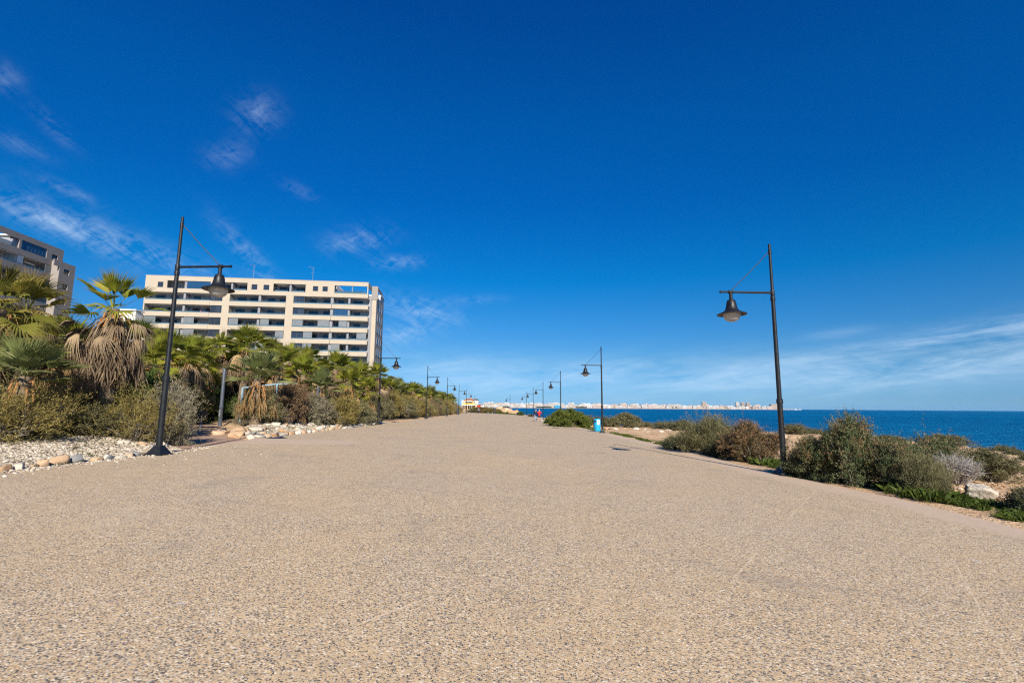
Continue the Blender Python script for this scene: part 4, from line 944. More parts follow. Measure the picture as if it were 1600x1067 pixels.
CR = [crown(101, 25, .90, .78, 'frond'), crown(102, 22, .88, .72, 'frond'), crown(103, 28, .92, .80, 'frond'), crown(104, 22, 1.05, .75, 'frond_blue', 2.2, 12), crown(105, 24, .92, .75, 'frond', 1.4, -5), crown(106, 14, .92, .80, 'frond', 1.6, -12), crown(107, 22, .95, .85, 'frond_tired', .8, -30)]
DY = [dying(111, 8, .8, .72, 'dead'), dying(112, 13, .75, .85, 'dead_grey'), dying(113, 5, .8, .7, 'dead')]
SK = [skirt(121, 190, .95, .70, 'dead_grey', .75, 18, .85), skirt(122, 20, .75, .75, 'dead', .3, 22, .8), skirt(123, 36, .6, .6, 'dead_grey', .6, 18, .75)]
BT = [boot_mesh(131, 26, M['boots']), boot_mesh(132, 16, M['boots'])]
TR = trunk_mesh()
def put_palm(x, y, zheart, cr_i, s, label, dy=0, sk=None, bt=1, rz=None, base=None):
    zb = gz(x, y) - .05; H = zheart - zb
    t = thing('fan_palm', label, 'palm tree', (x, y, zb), rnd.uniform(0, 6.28) if rz is None else rz, 'fan palms left of the promenade')
    t.rotation_euler.x = R(rnd.uniform(-3, 3)); t.rotation_euler.y = R(rnd.uniform(-3, 3))
    o = link('trunk', TR, t); o.scale = (s, s, max(H, .3))
    def ch(nm, me, sc):
        o = link(nm, me, t, (0, 0, H)); o.scale = (sc, sc, sc); return o
    ch('crown', CR[cr_i], s)
    if dy is not None: ch('dead_fronds', DY[dy], s)
    if sk is not None: ch('skirt', SK[sk], s)
    if bt is not None: ch('leaf_bases', BT[bt], s)
    return t
def zpx(u, v, y): return float(at(u, v, y)[2])
pal = [  # u, v of the crown heart, depth, crown, scale, dying, skirt, label
    (186, 484, 16.2, 5, 1.02, 1, 0, 'tall fan palm with a wide bell shaped skirt of dead leaves by the nearest lamp'),
    (-8, 484, 14.2, 6, 1.0, 2, None, 'fan palm cut by the left edge, its brown tipped leaves over the gravel'),
    (52, 490, 18.5, 6, 1.1, 1, 2, 'fan palm between the left edge and the skirted palm, hung with brown leaves'),
    (34, 588, 13.6, 3, .85, None, None, 'low grey green fan palm at the left edge among shrubs'),
    (102, 545, 17.8, 4, .9, 0, 1, 'bright green fan palm low beside the left of the skirted palm'),
    (80, 575, 20, 2, .95, 0, 1, 'low fan palm behind the bright green one at the left'),
    (236, 570, 22, 2, .95, 0, 1, 'low fan palm right behind the nearest left lamp post'),
    (262, 556, 27, 0, 1.15, 1, 2, 'fan palm behind the lamp post with dark arching leaves'),
    (300, 562, 31, 4, 1.15, 0, 2, 'fan palm left of the bare metal column, before the cream block'),
    (318, 596, 33, 1, 1.0, 0, 1, 'low yellow green fan palm just left of the bare metal column'),
    (346, 552, 36, 0, 1.2, 1, 2, 'fan palm rising behind the bare metal column'),
    (384, 543, 34, 2, 1.25, 0, 2, 'tallest fan palm of the middle cluster, in front of the cream block'),
    (366, 566, 38, 4, 1.25, 1, 2, 'fan palm behind the middle cluster, left of the tallest one'),
    (403, 592, 27.0, 3, 1.15, None, 1, 'middle fan palm with upright grey green leaves and tan leaves hanging to the ground'),
    (438, 572, 36, 1, 1.2, 0, 2, 'fan palm right of the tallest one in the middle cluster'),
    (458, 566, 40, 0, 1.2, 1, 2, 'fan palm under the right balconies of the cream block'),
    (478, 586, 34.5, 4, 1.1, 0, 1, 'bright fan palm right of the middle one with hanging leaves'),
    (500, 608, 33.5, 3, .95, None, 1, 'small grey green fan palm above the grey green shrub'),
    (522, 577, 41, 2, 1.25, 1, 2, 'dark fan palm below the right end of the cream block'),
    (546, 600, 37, 1, 1.0, None, 1, 'fan palm with white hanging leaves left of the second left lamp'),
    (572, 612, 39.5, 4, .95, None, 1, 'small fan palm with white hanging leaves next to the second left lamp'),
    (562, 590, 45, 0, 1.2, 0, 2, 'fan palm behind the pair with white hanging leaves'),
    (586, 590, 49, 2, 1.2, 1, 2, 'fan palm at the right corner of the cream block'),
    (420, 556, 46, 4, 1.3, 1, 2, 'fan palm behind the middle cluster, in front of the lower balconies'),
    (214, 540, 30, 4, 1.2, 1, 2, 'dark fan palm between the big palm and the nearest left lamp, farther back'),
    (6, 530, 17.5, 6, 1.0, 1, 2, 'fan palm with drooping brown leaves at the left edge, below the tallest one'),
    (140, 560, 24, 2, 1.0, 0, 1, 'fan palm half hidden behind the left of the wide dead skirt')]
for (u, v, y, c_, s, d_, k_, lab) in pal:
    p = at(u, v, y); put_palm(float(p[0]), y, float(p[2]), c_, s, lab, d_, k_, 0 if k_ == 0 else 1)
for (u, v, y, c_) in ((232, 585, 31, 0), (278, 580, 35, 2), (312, 548, 42, 1), (330, 575, 40, 4), (392, 585, 41, 0), (424, 590, 40, 2), (452, 592, 43, 4), (486, 566, 46, 0), (505, 585, 47, 1), (535, 578, 50, 4), (250, 545, 40, 4), (120, 570, 28, 0), (60, 560, 30, 4), (185, 570, 32, 2)):
    p = at(u, v, y); put_palm(float(p[0]), y, float(p[2]), c_, 1.2, 'fan palm filling the grove behind the front palms on the left', 0, 1 + c_ % 2, 1)
y = 46.0; i = 0
while y < 152:
    for off in (3.9, 6.6):
        yy = y + rnd.uniform(-1, 1) + (1.3 if off > 6 else 0); x = float(xl(yy)) - off - rnd.uniform(-.6, .6)
        top = 2.5 + rnd.uniform(-.5, .35) + (.5 if off > 6 else 0); top *= 1.0 if yy < 110 else .86
        put_palm(x, yy, top - .55, (i * 2 + (off > 6)) % 5 if i % 5 else 3, rnd.uniform(1.05, 1.3), 'fan palm in the long row running beside the promenade', i % 3, 1 + i % 2, 1)
    y += 2.6 + y * .012; i += 1
# ------------------------------------------------------------------ stones, gravel, weeds
ICO_V = None
def rock_data(g, n=1):
    """a faceted stone: a randomly cut, squashed icosphere"""
    global ICO_V
    if ICO_V is None:
        bm = bmesh.new(); bmesh.ops.create_icosphere(bm, subdivisions=2, radius=1)
        ICO_V = (np.array([v.co[:] for v in bm.verts]), np.array([[v.index for v in f.verts] for f in bm.faces])); bm.free()
    V = ICO_V[0].copy()
    B_ = np.linalg.qr(g.normal(size=(3, 3)) * .35 + np.eye(3))[0]
    for k in range(10):
        nrm = (B_[k // 2] * (1 if k % 2 else -1)) if k < 6 else unit(g.normal(size=3)); c = g.uniform(.42, .66) if k < 6 else g.uniform(.5, .75); dd = V @ nrm; V = V - np.clip(dd - c, 0, None)[:, None] * nrm
    return V * 1.3 + g.normal(size=V.shape) * .012, ICO_V[1]
ng = np.random.default_rng(77)
M['st_tan'] = mat_stone('tan_stone', (.28, .16, .08), (.46, .29, .16), 5, (.55, .42, .28))
M['st_grey'] = mat_stone('grey_stone', (.16, .155, .15), (.30, .29, .275), 5, (.42, .40, .37))
M['st_white'] = mat_stone('white_limestone', (.36, .31, .23), (.56, .50, .40), 4, (.68, .62, .52))
M['st_orange'] = mat_stone('orange_rock', (.36, .20, .10), (.54, .35, .20), 4, (.62, .48, .34))
RK = {}
for key in ('st_tan', 'st_grey', 'st_white', 'st_orange'):
    for k in range(4): V, F = rock_data(ng); RK.setdefault(key, []).append(np_mesh('stone', V, F, M[key]))
def put_stone(x, y, sx, sy, sz, key, label, group, name='edging_stone', cat='stone', sink=.35, rz=None):
    me = rnd.choice(RK[key]); z0 = max(gz(x, y), float(plane(x, y)) - .03)
    o = link(name, me, None, (x, y, z0 + sz * (1 - sink * 2))); o.scale = (sx, sy, sz); o.rotation_euler = (rnd.uniform(-.4, .4), rnd.uniform(-.35, .35), rnd.uniform(0, 6.28) if rz is None else rz)
    return tag(o, label, cat, group)
lbs = {'st_tan': 'tan edging stone in the row between white gravel and the promenade', 'st_grey': 'grey edging stone in the row between white gravel and the promenade', 'st_white': 'pale edging stone in the row between white gravel and the promenade', 'st_orange': 'orange edging stone in the row between white gravel and the promenade'}
y = 8.6
while y < 14.4:
    if abs(y - 13.95) > .2:
        key = rnd.choice(['st_tan', 'st_tan', 'st_grey', 'st_grey', 'st_orange', 'st_white'])
        put_stone(float(xl(y)) - .22 + rnd.uniform(-.11, .10), y, rnd.uniform(.07, .16), rnd.uniform(.11, .25), rnd.uniform(.06, .15), key, lbs[key], 'edging stones by the gravel', sink=.3, rz=rnd.uniform(-.8, .8))
    y += rnd.uniform(.26, .44)
lb2 = {'st_white': 'pale limestone block on the white bank beyond the dirt path', 'st_tan': 'tan stone on the white bank beyond the dirt path', 'st_orange': 'orange stone on the white bank beyond the dirt path', 'st_grey': 'grey stone on the white bank beyond the dirt path'}
y = 21.0
while y < 41:
    key = rnd.choice(['st_tan', 'st_white', 'st_orange', 'st_white', 'st_white', 'st_white'])
    put_stone(float(xl(y)) - .2 + rnd.uniform(-.1, .1), y, rnd.uniform(.12, .22), rnd.uniform(.16, .34), rnd.uniform(.08, .16), key, lb2[key], 'stones on the white bank', 'bank_stone', rz=rnd.uniform(-.3, .3))
    y += rnd.uniform(.35, .7)
for k in range(80):
    y = rnd.uniform(20.5, 39); dl = rnd.uniform(.4, 2.6); x = float(xl(y)) - dl
    if float(path_d(x, y)) < 1.7: continue
    key = rnd.choice(['st_white', 'st_white', 'st_white', 'st_tan'])
    put_stone(x, y, rnd.uniform(.10, .34), rnd.uniform(.10, .38), rnd.uniform(.05, .13), key, lb2[key], 'stones on the white bank', 'bank_stone')
for (x, y, s, key) in ((-12.4, 22.2, .42, 'st_orange'), (-12.9, 22.9, .34, 'st_tan'), (-13.6, 22.8, .40, 'st_orange'), (-13.1, 23.8, .5, 'st_tan'), (-14.1, 24.0, .3, 'st_orange'), (-14.8, 25.0, .34, 'st_orange'), (-12.0, 21.3, .3, 'st_orange'), (-15.4, 26.2, .28, 'st_tan'), (-11.6, 15.5, .18, 'st_tan'), (-11.3, 16.0, .2, 'st_white'), (-12.6, 16.5, .3, 'st_tan'), (-11.0, 15.3, .16, 'st_grey'), (-11.9, 15.1, .18, 'st_white')):
    put_stone(x, y, s, s * rnd.uniform(.6, 1), s * rnd.uniform(.35, .6), key, {'st_orange': 'orange rock heaped along the dirt path', 'st_tan': 'tan rock heaped along the dirt path', 'st_white': 'pale stone at the mouth of the dirt path', 'st_grey': 'grey stone at the mouth of the dirt path'}[key], 'rocks along the dirt path', 'path_rock', 'rock')
# gravel: thousands of small white stones, one object
def scatter_stones(name, pts, smin, smax, mat, seed, flat=.6):
    g = np.random.default_rng(seed); n = len(pts)
    base = np.array([[-1, -1, -.5], [1, -1, -.5], [1, 1, -.5], [-1, 1, -.5], [-.7, -.6, .6], [.6, -.7, .5], [.7, .6, .7], [-.5, .7, .55]])
    f = np.array([[4, 5, 6, 7], [0, 1, 5, 4], [1, 2, 6, 5], [2, 3, 7, 6], [3, 0, 4, 7]])
    s = g.uniform(smin, smax, n) * np.where(g.random(n) < .06, 1.9, 1); a = g.uniform(0, 6.28, n)
    B = base[None] * (1 + g.normal(size=(n, 8, 3)) * .18); B = B * (s[:, None, None]) * np.stack([g.uniform(.7, 1.3, n), g.uniform(.7, 1.3, n), np.full(n, flat)], -1)[:, None]
    tl = g.normal(size=n) * .35; c, sn = np.cos(tl)[:, None], np.sin(tl)[:, None]
    B = np.stack([B[..., 0] * c + B[..., 2] * sn, B[..., 1], -B[..., 0] * sn + B[..., 2] * c], -1)
    c, sn = np.cos(a)[:, None], np.sin(a)[:, None]
    B = np.stack([B[..., 0] * c - B[..., 1] * sn, B[..., 0] * sn + B[..., 1] * c, B[..., 2]], -1)
    V = B + pts[:, None]; F = (f[None] + (np.arange(n) * 8)[:, None, None]).reshape(-1, 4)
    return link(name, np_mesh(name, V.reshape(-1, 3), F, mat))
def rand_pts(n, y0, y1, fx, seed, lift=.012):
    g = np.random.default_rng(seed); y = y0 + (y1 - y0) * g.random(n) ** 1.25; x = fx(y, g); z = ground_z(x, y); return np.stack([x, y, np.maximum(z, plane(x, y) - .03) + lift], -1)
def isl_mat(name, stops):
    m, nt, out = new_mat(name); h = N(nt); i = h.n('ShaderNodeNewGeometry').outputs['Random Per Island']
    tc = h.n('ShaderNodeTexCoord').outputs['Object']; n1 = h.noise(tc, 40, 3, .6)
    c = h.mix(h.mr(n1, .4, .75, 0, .3), h.ramp(i, stops), tuple(x * .5 for x in stops[0][1]))
    h.l(h.pbsdf(c, .9, .12).outputs[0], out.inputs[0]); return m
M['gravel'] = isl_mat('white_gravel', [(0, (.24, .18, .12)), (.22, (.42, .34, .24)), (.55, (.55, .465, .345)), (1, (.70, .62, .50))])
M['rubble'] = isl_mat('orange_rubble', [(0, (.26, .14, .07)), (.35, (.44, .27, .15)), (.75, (.54, .37, .22)), (1, (.66, .52, .37))])
P = np.concatenate([rand_pts(23000, 6.5, 17.2, lambda y, g: xl(y) - .05 - 4.2 * g.random(len(y)) ** .9, 1), rand_pts(9000, 20.5, 42, lambda y, g: xl(y) - .1 - 3.3 * g.random(len(y)), 2)])
P = P[path_d(P[:, 0], P[:, 1]) > 1.75]
tag(scatter_stones('white_gravel', P, .012, .030, M['gravel'], 3), kind='stuff', label='loose white gravel under the shrubs on the left', cat='gravel')
P = rand_pts(900, 5.5, 17, lambda y, g: xl(y) + .02 + .45 * g.random(len(y)) ** 2.5, 5, .02); P[:, 2] = plane(P[:, 0], P[:, 1]) + .02
P2 = rand_pts(150, 3, 17, lambda y, g: xl(y) + 3.5 * g.random(len(y)) ** 2, 6, .02); P2[:, 2] = plane(P2[:, 0], P2[:, 1]) + .018
tag(scatter_stones('stray_gravel', np.concatenate([P, P2]), .010, .024, M['gravel'], 4), kind='stuff', label='stray white gravel spilled onto the promenade edge', cat='gravel')
P = np.concatenate([rand_pts(2600, 8.5, 17, lambda y, g: xr(y) + 1.3 + 5 * g.random(len(y)), 7, .006), rand_pts(2000, 16, 42, lambda y, g: xr(y) + .8 + 14 * g.random(len(y)) ** 1.2, 8, .01)])
tag(scatter_stones('rubble', P, .010, .034, M['rubble'], 9), kind='stuff', label='orange rubble and small stones on the bare ground at the right', cat='rubble')
# boulder and larger stones at the right
def boulder():
    g = np.random.default_rng(5); bm = bmesh.new(); bmesh.ops.create_icosphere(bm, subdivisions=4, radius=1)
    V = np.array([v.co[:] for v in bm.verts]); F = np.array([[v.index for v in f.verts] for f in bm.faces]); bm.free()
    for k in range(14):
        nrm = unit(g.normal(size=3)); c = g.uniform(.5, .85); V = V - np.clip(V @ nrm - c, 0, None)[:, None] * nrm
    V = V + (.05 * np.sin(V[:, [1, 2, 0]] * 5 + 1) + .025 * np.sin(V[:, [2, 0, 1]] * 13) + g.normal(size=V.shape) * .006)
    m, nt, out = new_mat('boulder_rock'); h = N(nt); tc = h.n('ShaderNodeTexCoord').outputs['Object']
    n1 = h.noise(tc, 2, 7, .65); n2 = h.noise(tc, 7, 6, .7)
    c = h.ramp(n1, [(.32, (.20, .18, .15)), (.42, (.46, .40, .31)), (.55, (.58, .52, .43)), (.7, (.56, .38, .21))])
    c = h.mix(h.mr(n2, .56, .66, 0, .8), c, (.10, .10, .095)); h.l(h.pbsdf(c, .92, .1, h.bump(h.m('ADD', n1, n2), .8, .05)).outputs[0], out.inputs[0])
    o = link('boulder', np_mesh('boulder', V, F, m, True)); x, y = uy(1511, 11.3), 11.3
    o.location = (x, y, gz(x, y) + .13); o.scale = (.42, .32, .25); o.rotation_euler = (0, R(9), R(-14))
    tag(o, 'pale boulder with dark pitted side beside the green weeds at the right', 'boulder')
boulder()
for (u, y, s, k) in ((1476, 13.6, .16, 'st_orange'), (1484, 13.3, .12, 'st_white'), (1552, 12.6, .20, 'st_orange'), (1568, 12.2, .13, 'st_orange'), (1545, 11.8, .12, 'st_tan'), (1580, 12.9, .24, 'st_orange'), (1597, 12.6, .26, 'st_orange'), (1558, 11.4, .10, 'st_orange'), (1575, 13.6, .2, 'st_white'), (1538, 12.4, .11, 'st_tan'), (1530, 11.6, .09, 'st_orange'), (1562, 13.1, .15, 'st_orange')):
    y -= 1.6; put_stone(uy(u, y), y, s * .8, s * .65, s * .45, k, {'st_orange': 'orange rock lying in the rubble behind the weeds at the right', 'st_white': 'pale rock lying in the rubble behind the weeds at the right', 'st_tan': 'tan rock lying in the rubble behind the weeds at the right'}[k], 'rocks in the rubble at the right', 'rubble_rock', 'rock')
for k in range(44):
    y = rnd.uniform(17, 60); x = float(xr(y)) + rnd.uniform(3, 16) * (1 if y < 45 else .5); s = rnd.uniform(.12, .42)
    if x < float(xc(y)) - 1.5: put_stone(x, y, s, s * rnd.uniform(.6, 1.2), s * rnd.uniform(.2, .45), rnd.choice(['st_orange', 'st_white', 'st_orange']), 'weathered rock lying on the bare shelf before the sea', 'rocks on the shelf', 'shelf_rock', 'rock')
for (u, y, s) in ((783, 176, 1.5), (789, 172, 1.8), (796, 168, 1.4), (803, 160, 1.6), (778, 182, 1.6), (811, 150, 1.3), (793, 180, 2.2), (786, 186, 2.0), (800, 176, 1.8)):
    x = uy(u, y); put_stone(x, y, s * 1.5, s, s * .55, 'st_orange', 'pale orange rock on the shore by the farthest right lamp', 'shore rocks', 'shore_rock', 'rock', .25)
# weeds and grass
def grass(name, pts, hmin, hmax, wd, mat, seed, label, blades=9, flat=.5):
    g = np.random.default_rng(seed); n = len(pts); m = n * blades; P = np.repeat(pts, blades, 0) + np.stack([g.normal(size=m) * .035, g.normal(size=m) * .035, np.zeros(m)], -1)
    D = unit(np.stack([g.normal(size=m) * flat, g.normal(size=m) * flat, np.ones(m)], -1)); S = unit(np.cross(D, g.normal(size=(m, 3)))); hgt = g.uniform(hmin, hmax, m)[:, None]
    bend = np.stack([g.normal(size=m), g.normal(size=m), -np.abs(g.normal(size=m)) * .6], -1) * hgt * .22
    V = np.stack([P - S * wd * .5, P + S * wd * .5, P + D * hgt * .6 + S * wd * .45, P + D * hgt + bend], 1).reshape(-1, 3)
    return tag(link(name, np_mesh(name, V, np.arange(m * 4).reshape(-1, 4), M[mat])), kind='stuff', label=label, cat='weeds')
def patch(cx, cy, rx, ry, n, seed, thr=.35):
    g = np.random.default_rng(seed); a = g.uniform(0, 6.28, n); q = np.sqrt(g.random(n)); x = cx + rx * q * np.cos(a); y = cy + ry * q * np.sin(a)
    k = (vnoise(x * 2.2, y * 2.2, seed) > thr) & (x > xr(y) + .1); x, y = x[k], y[k]; return np.stack([x, y, ground_z(x, y)], -1)
W1 = np.concatenate([patch(9.75, 11.5, .75, 1.5, 520, 1, .48), patch(9.3, 10.4, .3, .6, 120, 2, .5), patch(9.3, 9.2, .45, .6, 260, 3, .48), patch(9.0, 16.8, .45, 1.7, 420, 4, .45), patch(9.0, 20.5, .5, 2.0, 450, 5, .45), patch(9.7, 13.4, .7, .8, 350, 16, .4)])
grass('weeds', W1, .03, .17, .010, 'sh_weed', 11, 'bright green weeds along the right edge of the promenade', 12, .9)
grass('tall_weeds', np.concatenate([patch(9.3, 11.3, .6, .9, 75, 71, .3), patch(9.0, 17.2, .4, 1.2, 36, 72, .4)]), .12, .34, .009, 'sh_weed', 15, 'taller wispy green grass in front of the right shrubs', 9, .35)
W2 = np.concatenate([patch(8.5, 27 + 2.2 * k, .4, 1.6, 130, 20 + k, .5) for k in range(7)] + [patch(8.0, 46 + 3 * k, 1.0, 2.2, 160, 40 + k, .5) for k in range(5)])
grass('verge_grass', W2, .04, .14, .018, 'sh_weed', 12, 'short green grass along the verge near the cyan bin', 9, .6)
W3 = np.stack([np.interp(np.linspace(0, 1, 900), [0, 1], [0, 0]) for _ in range(3)], -1); g_ = np.random.default_rng(9)
W3[:, 1] = g_.uniform(7, 48, 900); W3[:, 0] = xl(W3[:, 1]) - .15 - 3.0 * g_.random(900) ** 1.3; k_ = (vnoise(W3[:, 0] * 1.6, W3[:, 1] * 1.6, 60) > .58) & (path_d(W3[:, 0], W3[:, 1]) > 1.6); W3 = W3[k_]; W3[:, 2] = ground_z(W3[:, 0], W3[:, 1])
grass('gravel_weeds', W3, .03, .13, .018, 'sh_dull', 13, 'dull green weeds growing through the white gravel', 10, .9)
g_ = np.random.default_rng(19); n_ = 5200; yy_ = g_.uniform(152, 200, n_); xx_ = xr(np.minimum(yy_, 160)) * 0 + g_.uniform(-16, 3, n_)
kk_ = (xx_ > xr(yy_) + .3); W4 = np.stack([xx_, yy_, ground_z(xx_, yy_)], -1)[kk_]
grass('mound_grass', W4, .2, .6, .12, 'sh_weed', 14, 'green and dry grass on the mound beyond the promenade', 6, .5)

# ------------------------------------------------------------------ street furniture
def blue_bin():
    x, y = 7.35, 42.0; z = float(plane(x, y)); t = thing('litter_bin', 'cyan litter bin with a white sticker beside the second right lamp post', 'litter bin', (x, y, z))
    b = MB(); b.lathe([(.27, .03), (.275, .10), (.285, .12), (.29, .55), (.285, .98), (.275, 1.04), (.24, 1.075), (.10, 1.09), (.01, 1.092)], 28); b.build('body', M['bin_blue'], t, True)
    b = MB(); b.lathe([(.26, -.02), (.272, .0), (.272, .075), (.25, .08)], 28); b.build('base', M['bin_dark'], t, True)
    def patch_(a0, a1, z0, z1, mat, nm, r=.294, parent=t):
        b = MB(); n = 8; vs = []
        for i in range(n + 1):
            a = R(a0 + (a1 - a0) * i / n)
            for rr, zz in ((r, z0), (r, z1), (r - .012, z1), (r - .012, z0)): vs.append((rr * math.cos(a), rr * math.sin(a), zz))
        fs = []
        for i in range(n):
            for k in range(4): fs.append((i * 4 + k, i * 4 + 4 + k, i * 4 + 4 + (k + 1) % 4, i * 4 + (k + 1) % 4))
        fs += [(0, 1, 2, 3), (n * 4 + 3, n * 4 + 2, n * 4 + 1, n * 4)]; b.add(vs, fs); return b.build(nm, mat, parent)
    patch_(208, 246, .80, .96, M['bin_dark'], 'opening'); s_ = patch_(258, 310, .60, .98, M['white'], 'sticker')
    patch_(266, 274, .63, .70, M['red'], 'sticker_mark', .298, s_); patch_(296, 304, .63, .70, M['red'], 'sticker_mark', .298, s_); patch_(276, 292, .76, .90, M['bin_blue'], 'sticker_mark', .298, s_)
M['red'] = mat_plain('red_cloth', (.62, .02, .02), .7, .3, .12, 6)
blue_bin()
def post_bin():
    x, y = uy(316, 27.5), 27.5; z = gz(x, y); t = thing('post_bin', 'dark litter holder on a grey post beside the dirt path', 'litter bin', (x, y, z))
    b = MB(); b.lathe([(.075, -.05), (.07, .5), (.065, .86)], 12); b.build('post', M['column'], t, True)
    b = MB(); b.lathe([(.17, .42), (.21, .44), (.225, .86), (.235, .88), (.235, .93), (.20, .94), (.19, .86), (.02, .85)], 18, (0, .12, 0)); b.build('bin_body', M['bin_dark'], t, True)
post_bin()
def column():
    p = at(344, 657, 30); x, y = float(p[0]), 30.0; z = gz(x, y) - .1; top = float(at(344, 577, 30)[2]); hh = top - z
    t = thing('metal_column', 'bare grey metal column standing among the palms left of the middle palm', 'column', (x, y, z))
    b = MB(); b.lathe([(.12, 0), (.118, hh * .34), (.13, hh * .345), (.13, hh * .37), (.105, hh * .375), (.102, hh - .05), (.09, hh)], 16); b.build('shaft', M['column'], t, True)
    b = MB(); b.lathe([(.092, hh - .01), (.107, hh), (.107, hh + .06), (.02, hh + .09)], 16); b.build('cap', M['metal'], t, True)
    b = MB(); b.box(-.05, .05, -.135, -.11, .7, 1.1); b.build('hatch', M['metal'], t)
column()
def frame():
    y = 30.5; a = at(379, 606, y); c = at(433, 600, y + 1.2); zg = gz(float(a[0]), y)
    t = thing('tube_frame', 'pale blue tubular frame half hidden behind the middle palm', 'frame', (float(a[0]), y, zg))
    w = float(c[0] - a[0]); h1 = float(a[2]) - zg; h2 = float(c[2]) - zg; b = MB()
    b.tube([(0, 0, h1), (w, 1.2, h2), (w + .95, 1.9, h2 + .06)], .05, 8); b.build('top_rail', M['blue_frame'], t, True)
    for (px, py, pz) in ((0, 0, h1), (w, 1.2, h2)):
        b = MB(); b.tube([(px, py, -.1), (px, py, pz + .03)], .05, 8); b.build('leg', M['blue_frame'], t, True)
frame()
def small_post():
    p = at(497, 606, 33); z = gz(float(p[0]), 33); t = thing('grey_post', 'short grey post between the shrubs right of the middle palm', 'post', (float(p[0]), 33, z)); hh = float(p[2]) - z
    b = MB(); b.lathe([(.09, 0), (.085, hh)], 12); b.build('shaft', M['column'], t, True); b = MB(); b.lathe([(.10, hh), (.10, hh + .05), (.03, hh + .07)], 12); b.build('cap', M['metal'], t, True)
small_post()
def slim_bin(x, y, label, hh=1.25):
    t = thing('slim_bin', label, 'litter bin', (x, y, float(plane(x, y))))
    b = MB(); b.lathe([(.22, .02), (.22, hh - .1), (.2, hh), (.03, hh + .05)], 16); b.build('body', M['bin_dark'], t, True)
    b = MB(); b.lathe([(.16, -.05), (.16, .03)], 14); b.build('base', M['metal'], t); b = MB(); b.box(-.14, .14, -.235, -.2, hh - .36, hh - .2); b.build('opening', M['frame'], t)
slim_bin(float(xl(109)) + .25, 109, 'dark slim bin at the left promenade edge before the farthest palms')
slim_bin(-5.4, 158.5, 'dark bin beside the low bench at the far end of the promenade', 1.3)
def bench():
    x, y = -6.9, 158.5; t = thing('bench', 'low dark bench at the far end of the promenade beside a dark bin', 'bench', (x, y, float(plane(x, y))))
    b = MB(); b.box(-.9, .9, -.25, .25, .42, .50); b.build('seat', M['bin_dark'], t)
    for s in (-.7, .7): b = MB(); b.box(s - .08, s + .08, -.22, .22, 0, .42); b.build('leg', M['metal'], t)
bench()

# ------------------------------------------------------------------ people and dog
DG = None
def skin_mesh(name, chains, mat, sub=2):
    """chains: list of lists of (xyz, radius); grown as one skinned surface per call"""
    vs = []; es = []; rs = []; key = {}
    def vid(p, r):
        k = tuple(round(c, 4) for c in p)
        if k not in key: key[k] = len(vs); vs.append(p); rs.append(r)
        return key[k]
    for ch in chains:
        ids = [vid(p, r) for p, r in ch]; es += list(zip(ids[:-1], ids[1:]))
    me = bpy.data.meshes.new(name); me.from_pydata(vs, es, []); o = bpy.data.objects.new('tmp', me); COL.objects.link(o)
    sk_ = o.modifiers.new('s', 'SKIN'); sk_.use_smooth_shade = True
    sv = me.skin_vertices[0].data if me.skin_vertices else None
    if sv is None:
        bpy.context.view_layer.objects.active = o; me.skin_vertices.new(name='Skin') if hasattr(me.skin_vertices, 'new') else None; sv = me.skin_vertices[0].data
    for i, r in enumerate(rs):
        r = r if hasattr(r, '__len__') else (r, r); sv[i].radius = r; sv[i].use_root = i == 0
    sb = o.modifiers.new('u', 'SUBSURF'); sb.levels = sub; sb.render_levels = sub
    dg = bpy.context.evaluated_depsgraph_get(); out = bpy.data.meshes.new_from_object(o.evaluated_get(dg)); out.name = name
    bpy.data.objects.remove(o); out.materials.clear(); out.materials.append(mat); out.polygons.foreach_set('use_smooth', [True] * len(out.polygons)); return out
M['skin'] = mat_plain('skin', (.50, .29, .20), .6, .3, .06, 8)
M['navy'] = mat_plain('navy_cloth', (.022, .03, .065), .85, .15, .2, 6)
M['jeans'] = mat_plain('pale_jeans', (.27, .36, .50), .9, .1, .15, 8)
M['dark_cloth'] = mat_plain('dark_cloth', (.03, .032, .042), .9, .1, .2, 6)
M['grey_cloth'] = mat_plain('grey_cloth', (.16, .18, .20), .9, .1, .2, 6)
M['hair_pale'] = mat_plain('pale_hair', (.40, .30, .19), .6, .3, .25, 20)
M['hair_dark'] = mat_plain('dark_hair', (.05, .035, .025), .6, .3, .25, 20)
M['shoe'] = mat_plain('pale_shoe', (.5, .48, .45), .7, .3, .1, 5)
M['dog'] = mat_plain('white_fur', (.62, .58, .52), .9, .1, .12, 12)
def hand_chains(w, d, side, curl=.5):
    """palm and five separate bent fingers from wrist w pointing along d"""
    w = np.array(w); d = unit(np.array(d, float)); s = unit(np.cross(d, [0, 1, .2])) * side; n_ = np.cross(d, s); ch = []
    pm = w + d * .05
    ch.append([(tuple(w), .026), (tuple(pm), .034)])
    for k, (off, ln) in enumerate(((-.027, .062), (-.009, .075), (.009, .072), (.027, .058))):
        b0 = w + d * .085 + s * off; b1 = b0 + d * ln * .5 + n_ * ln * .15 * curl; b2 = b1 + d * ln * .4 + n_ * ln * .4 * curl
        ch.append([(tuple(pm), .034), (tuple(b0), .011), (tuple(b1), .010), (tuple(b2), .008)])
    t0 = w + d * .045 - s * .035; t1 = t0 + d * .03 - s * .03; ch.append([(tuple(pm), .034), (tuple(t0), .013), (tuple(t1), .009)]); return ch
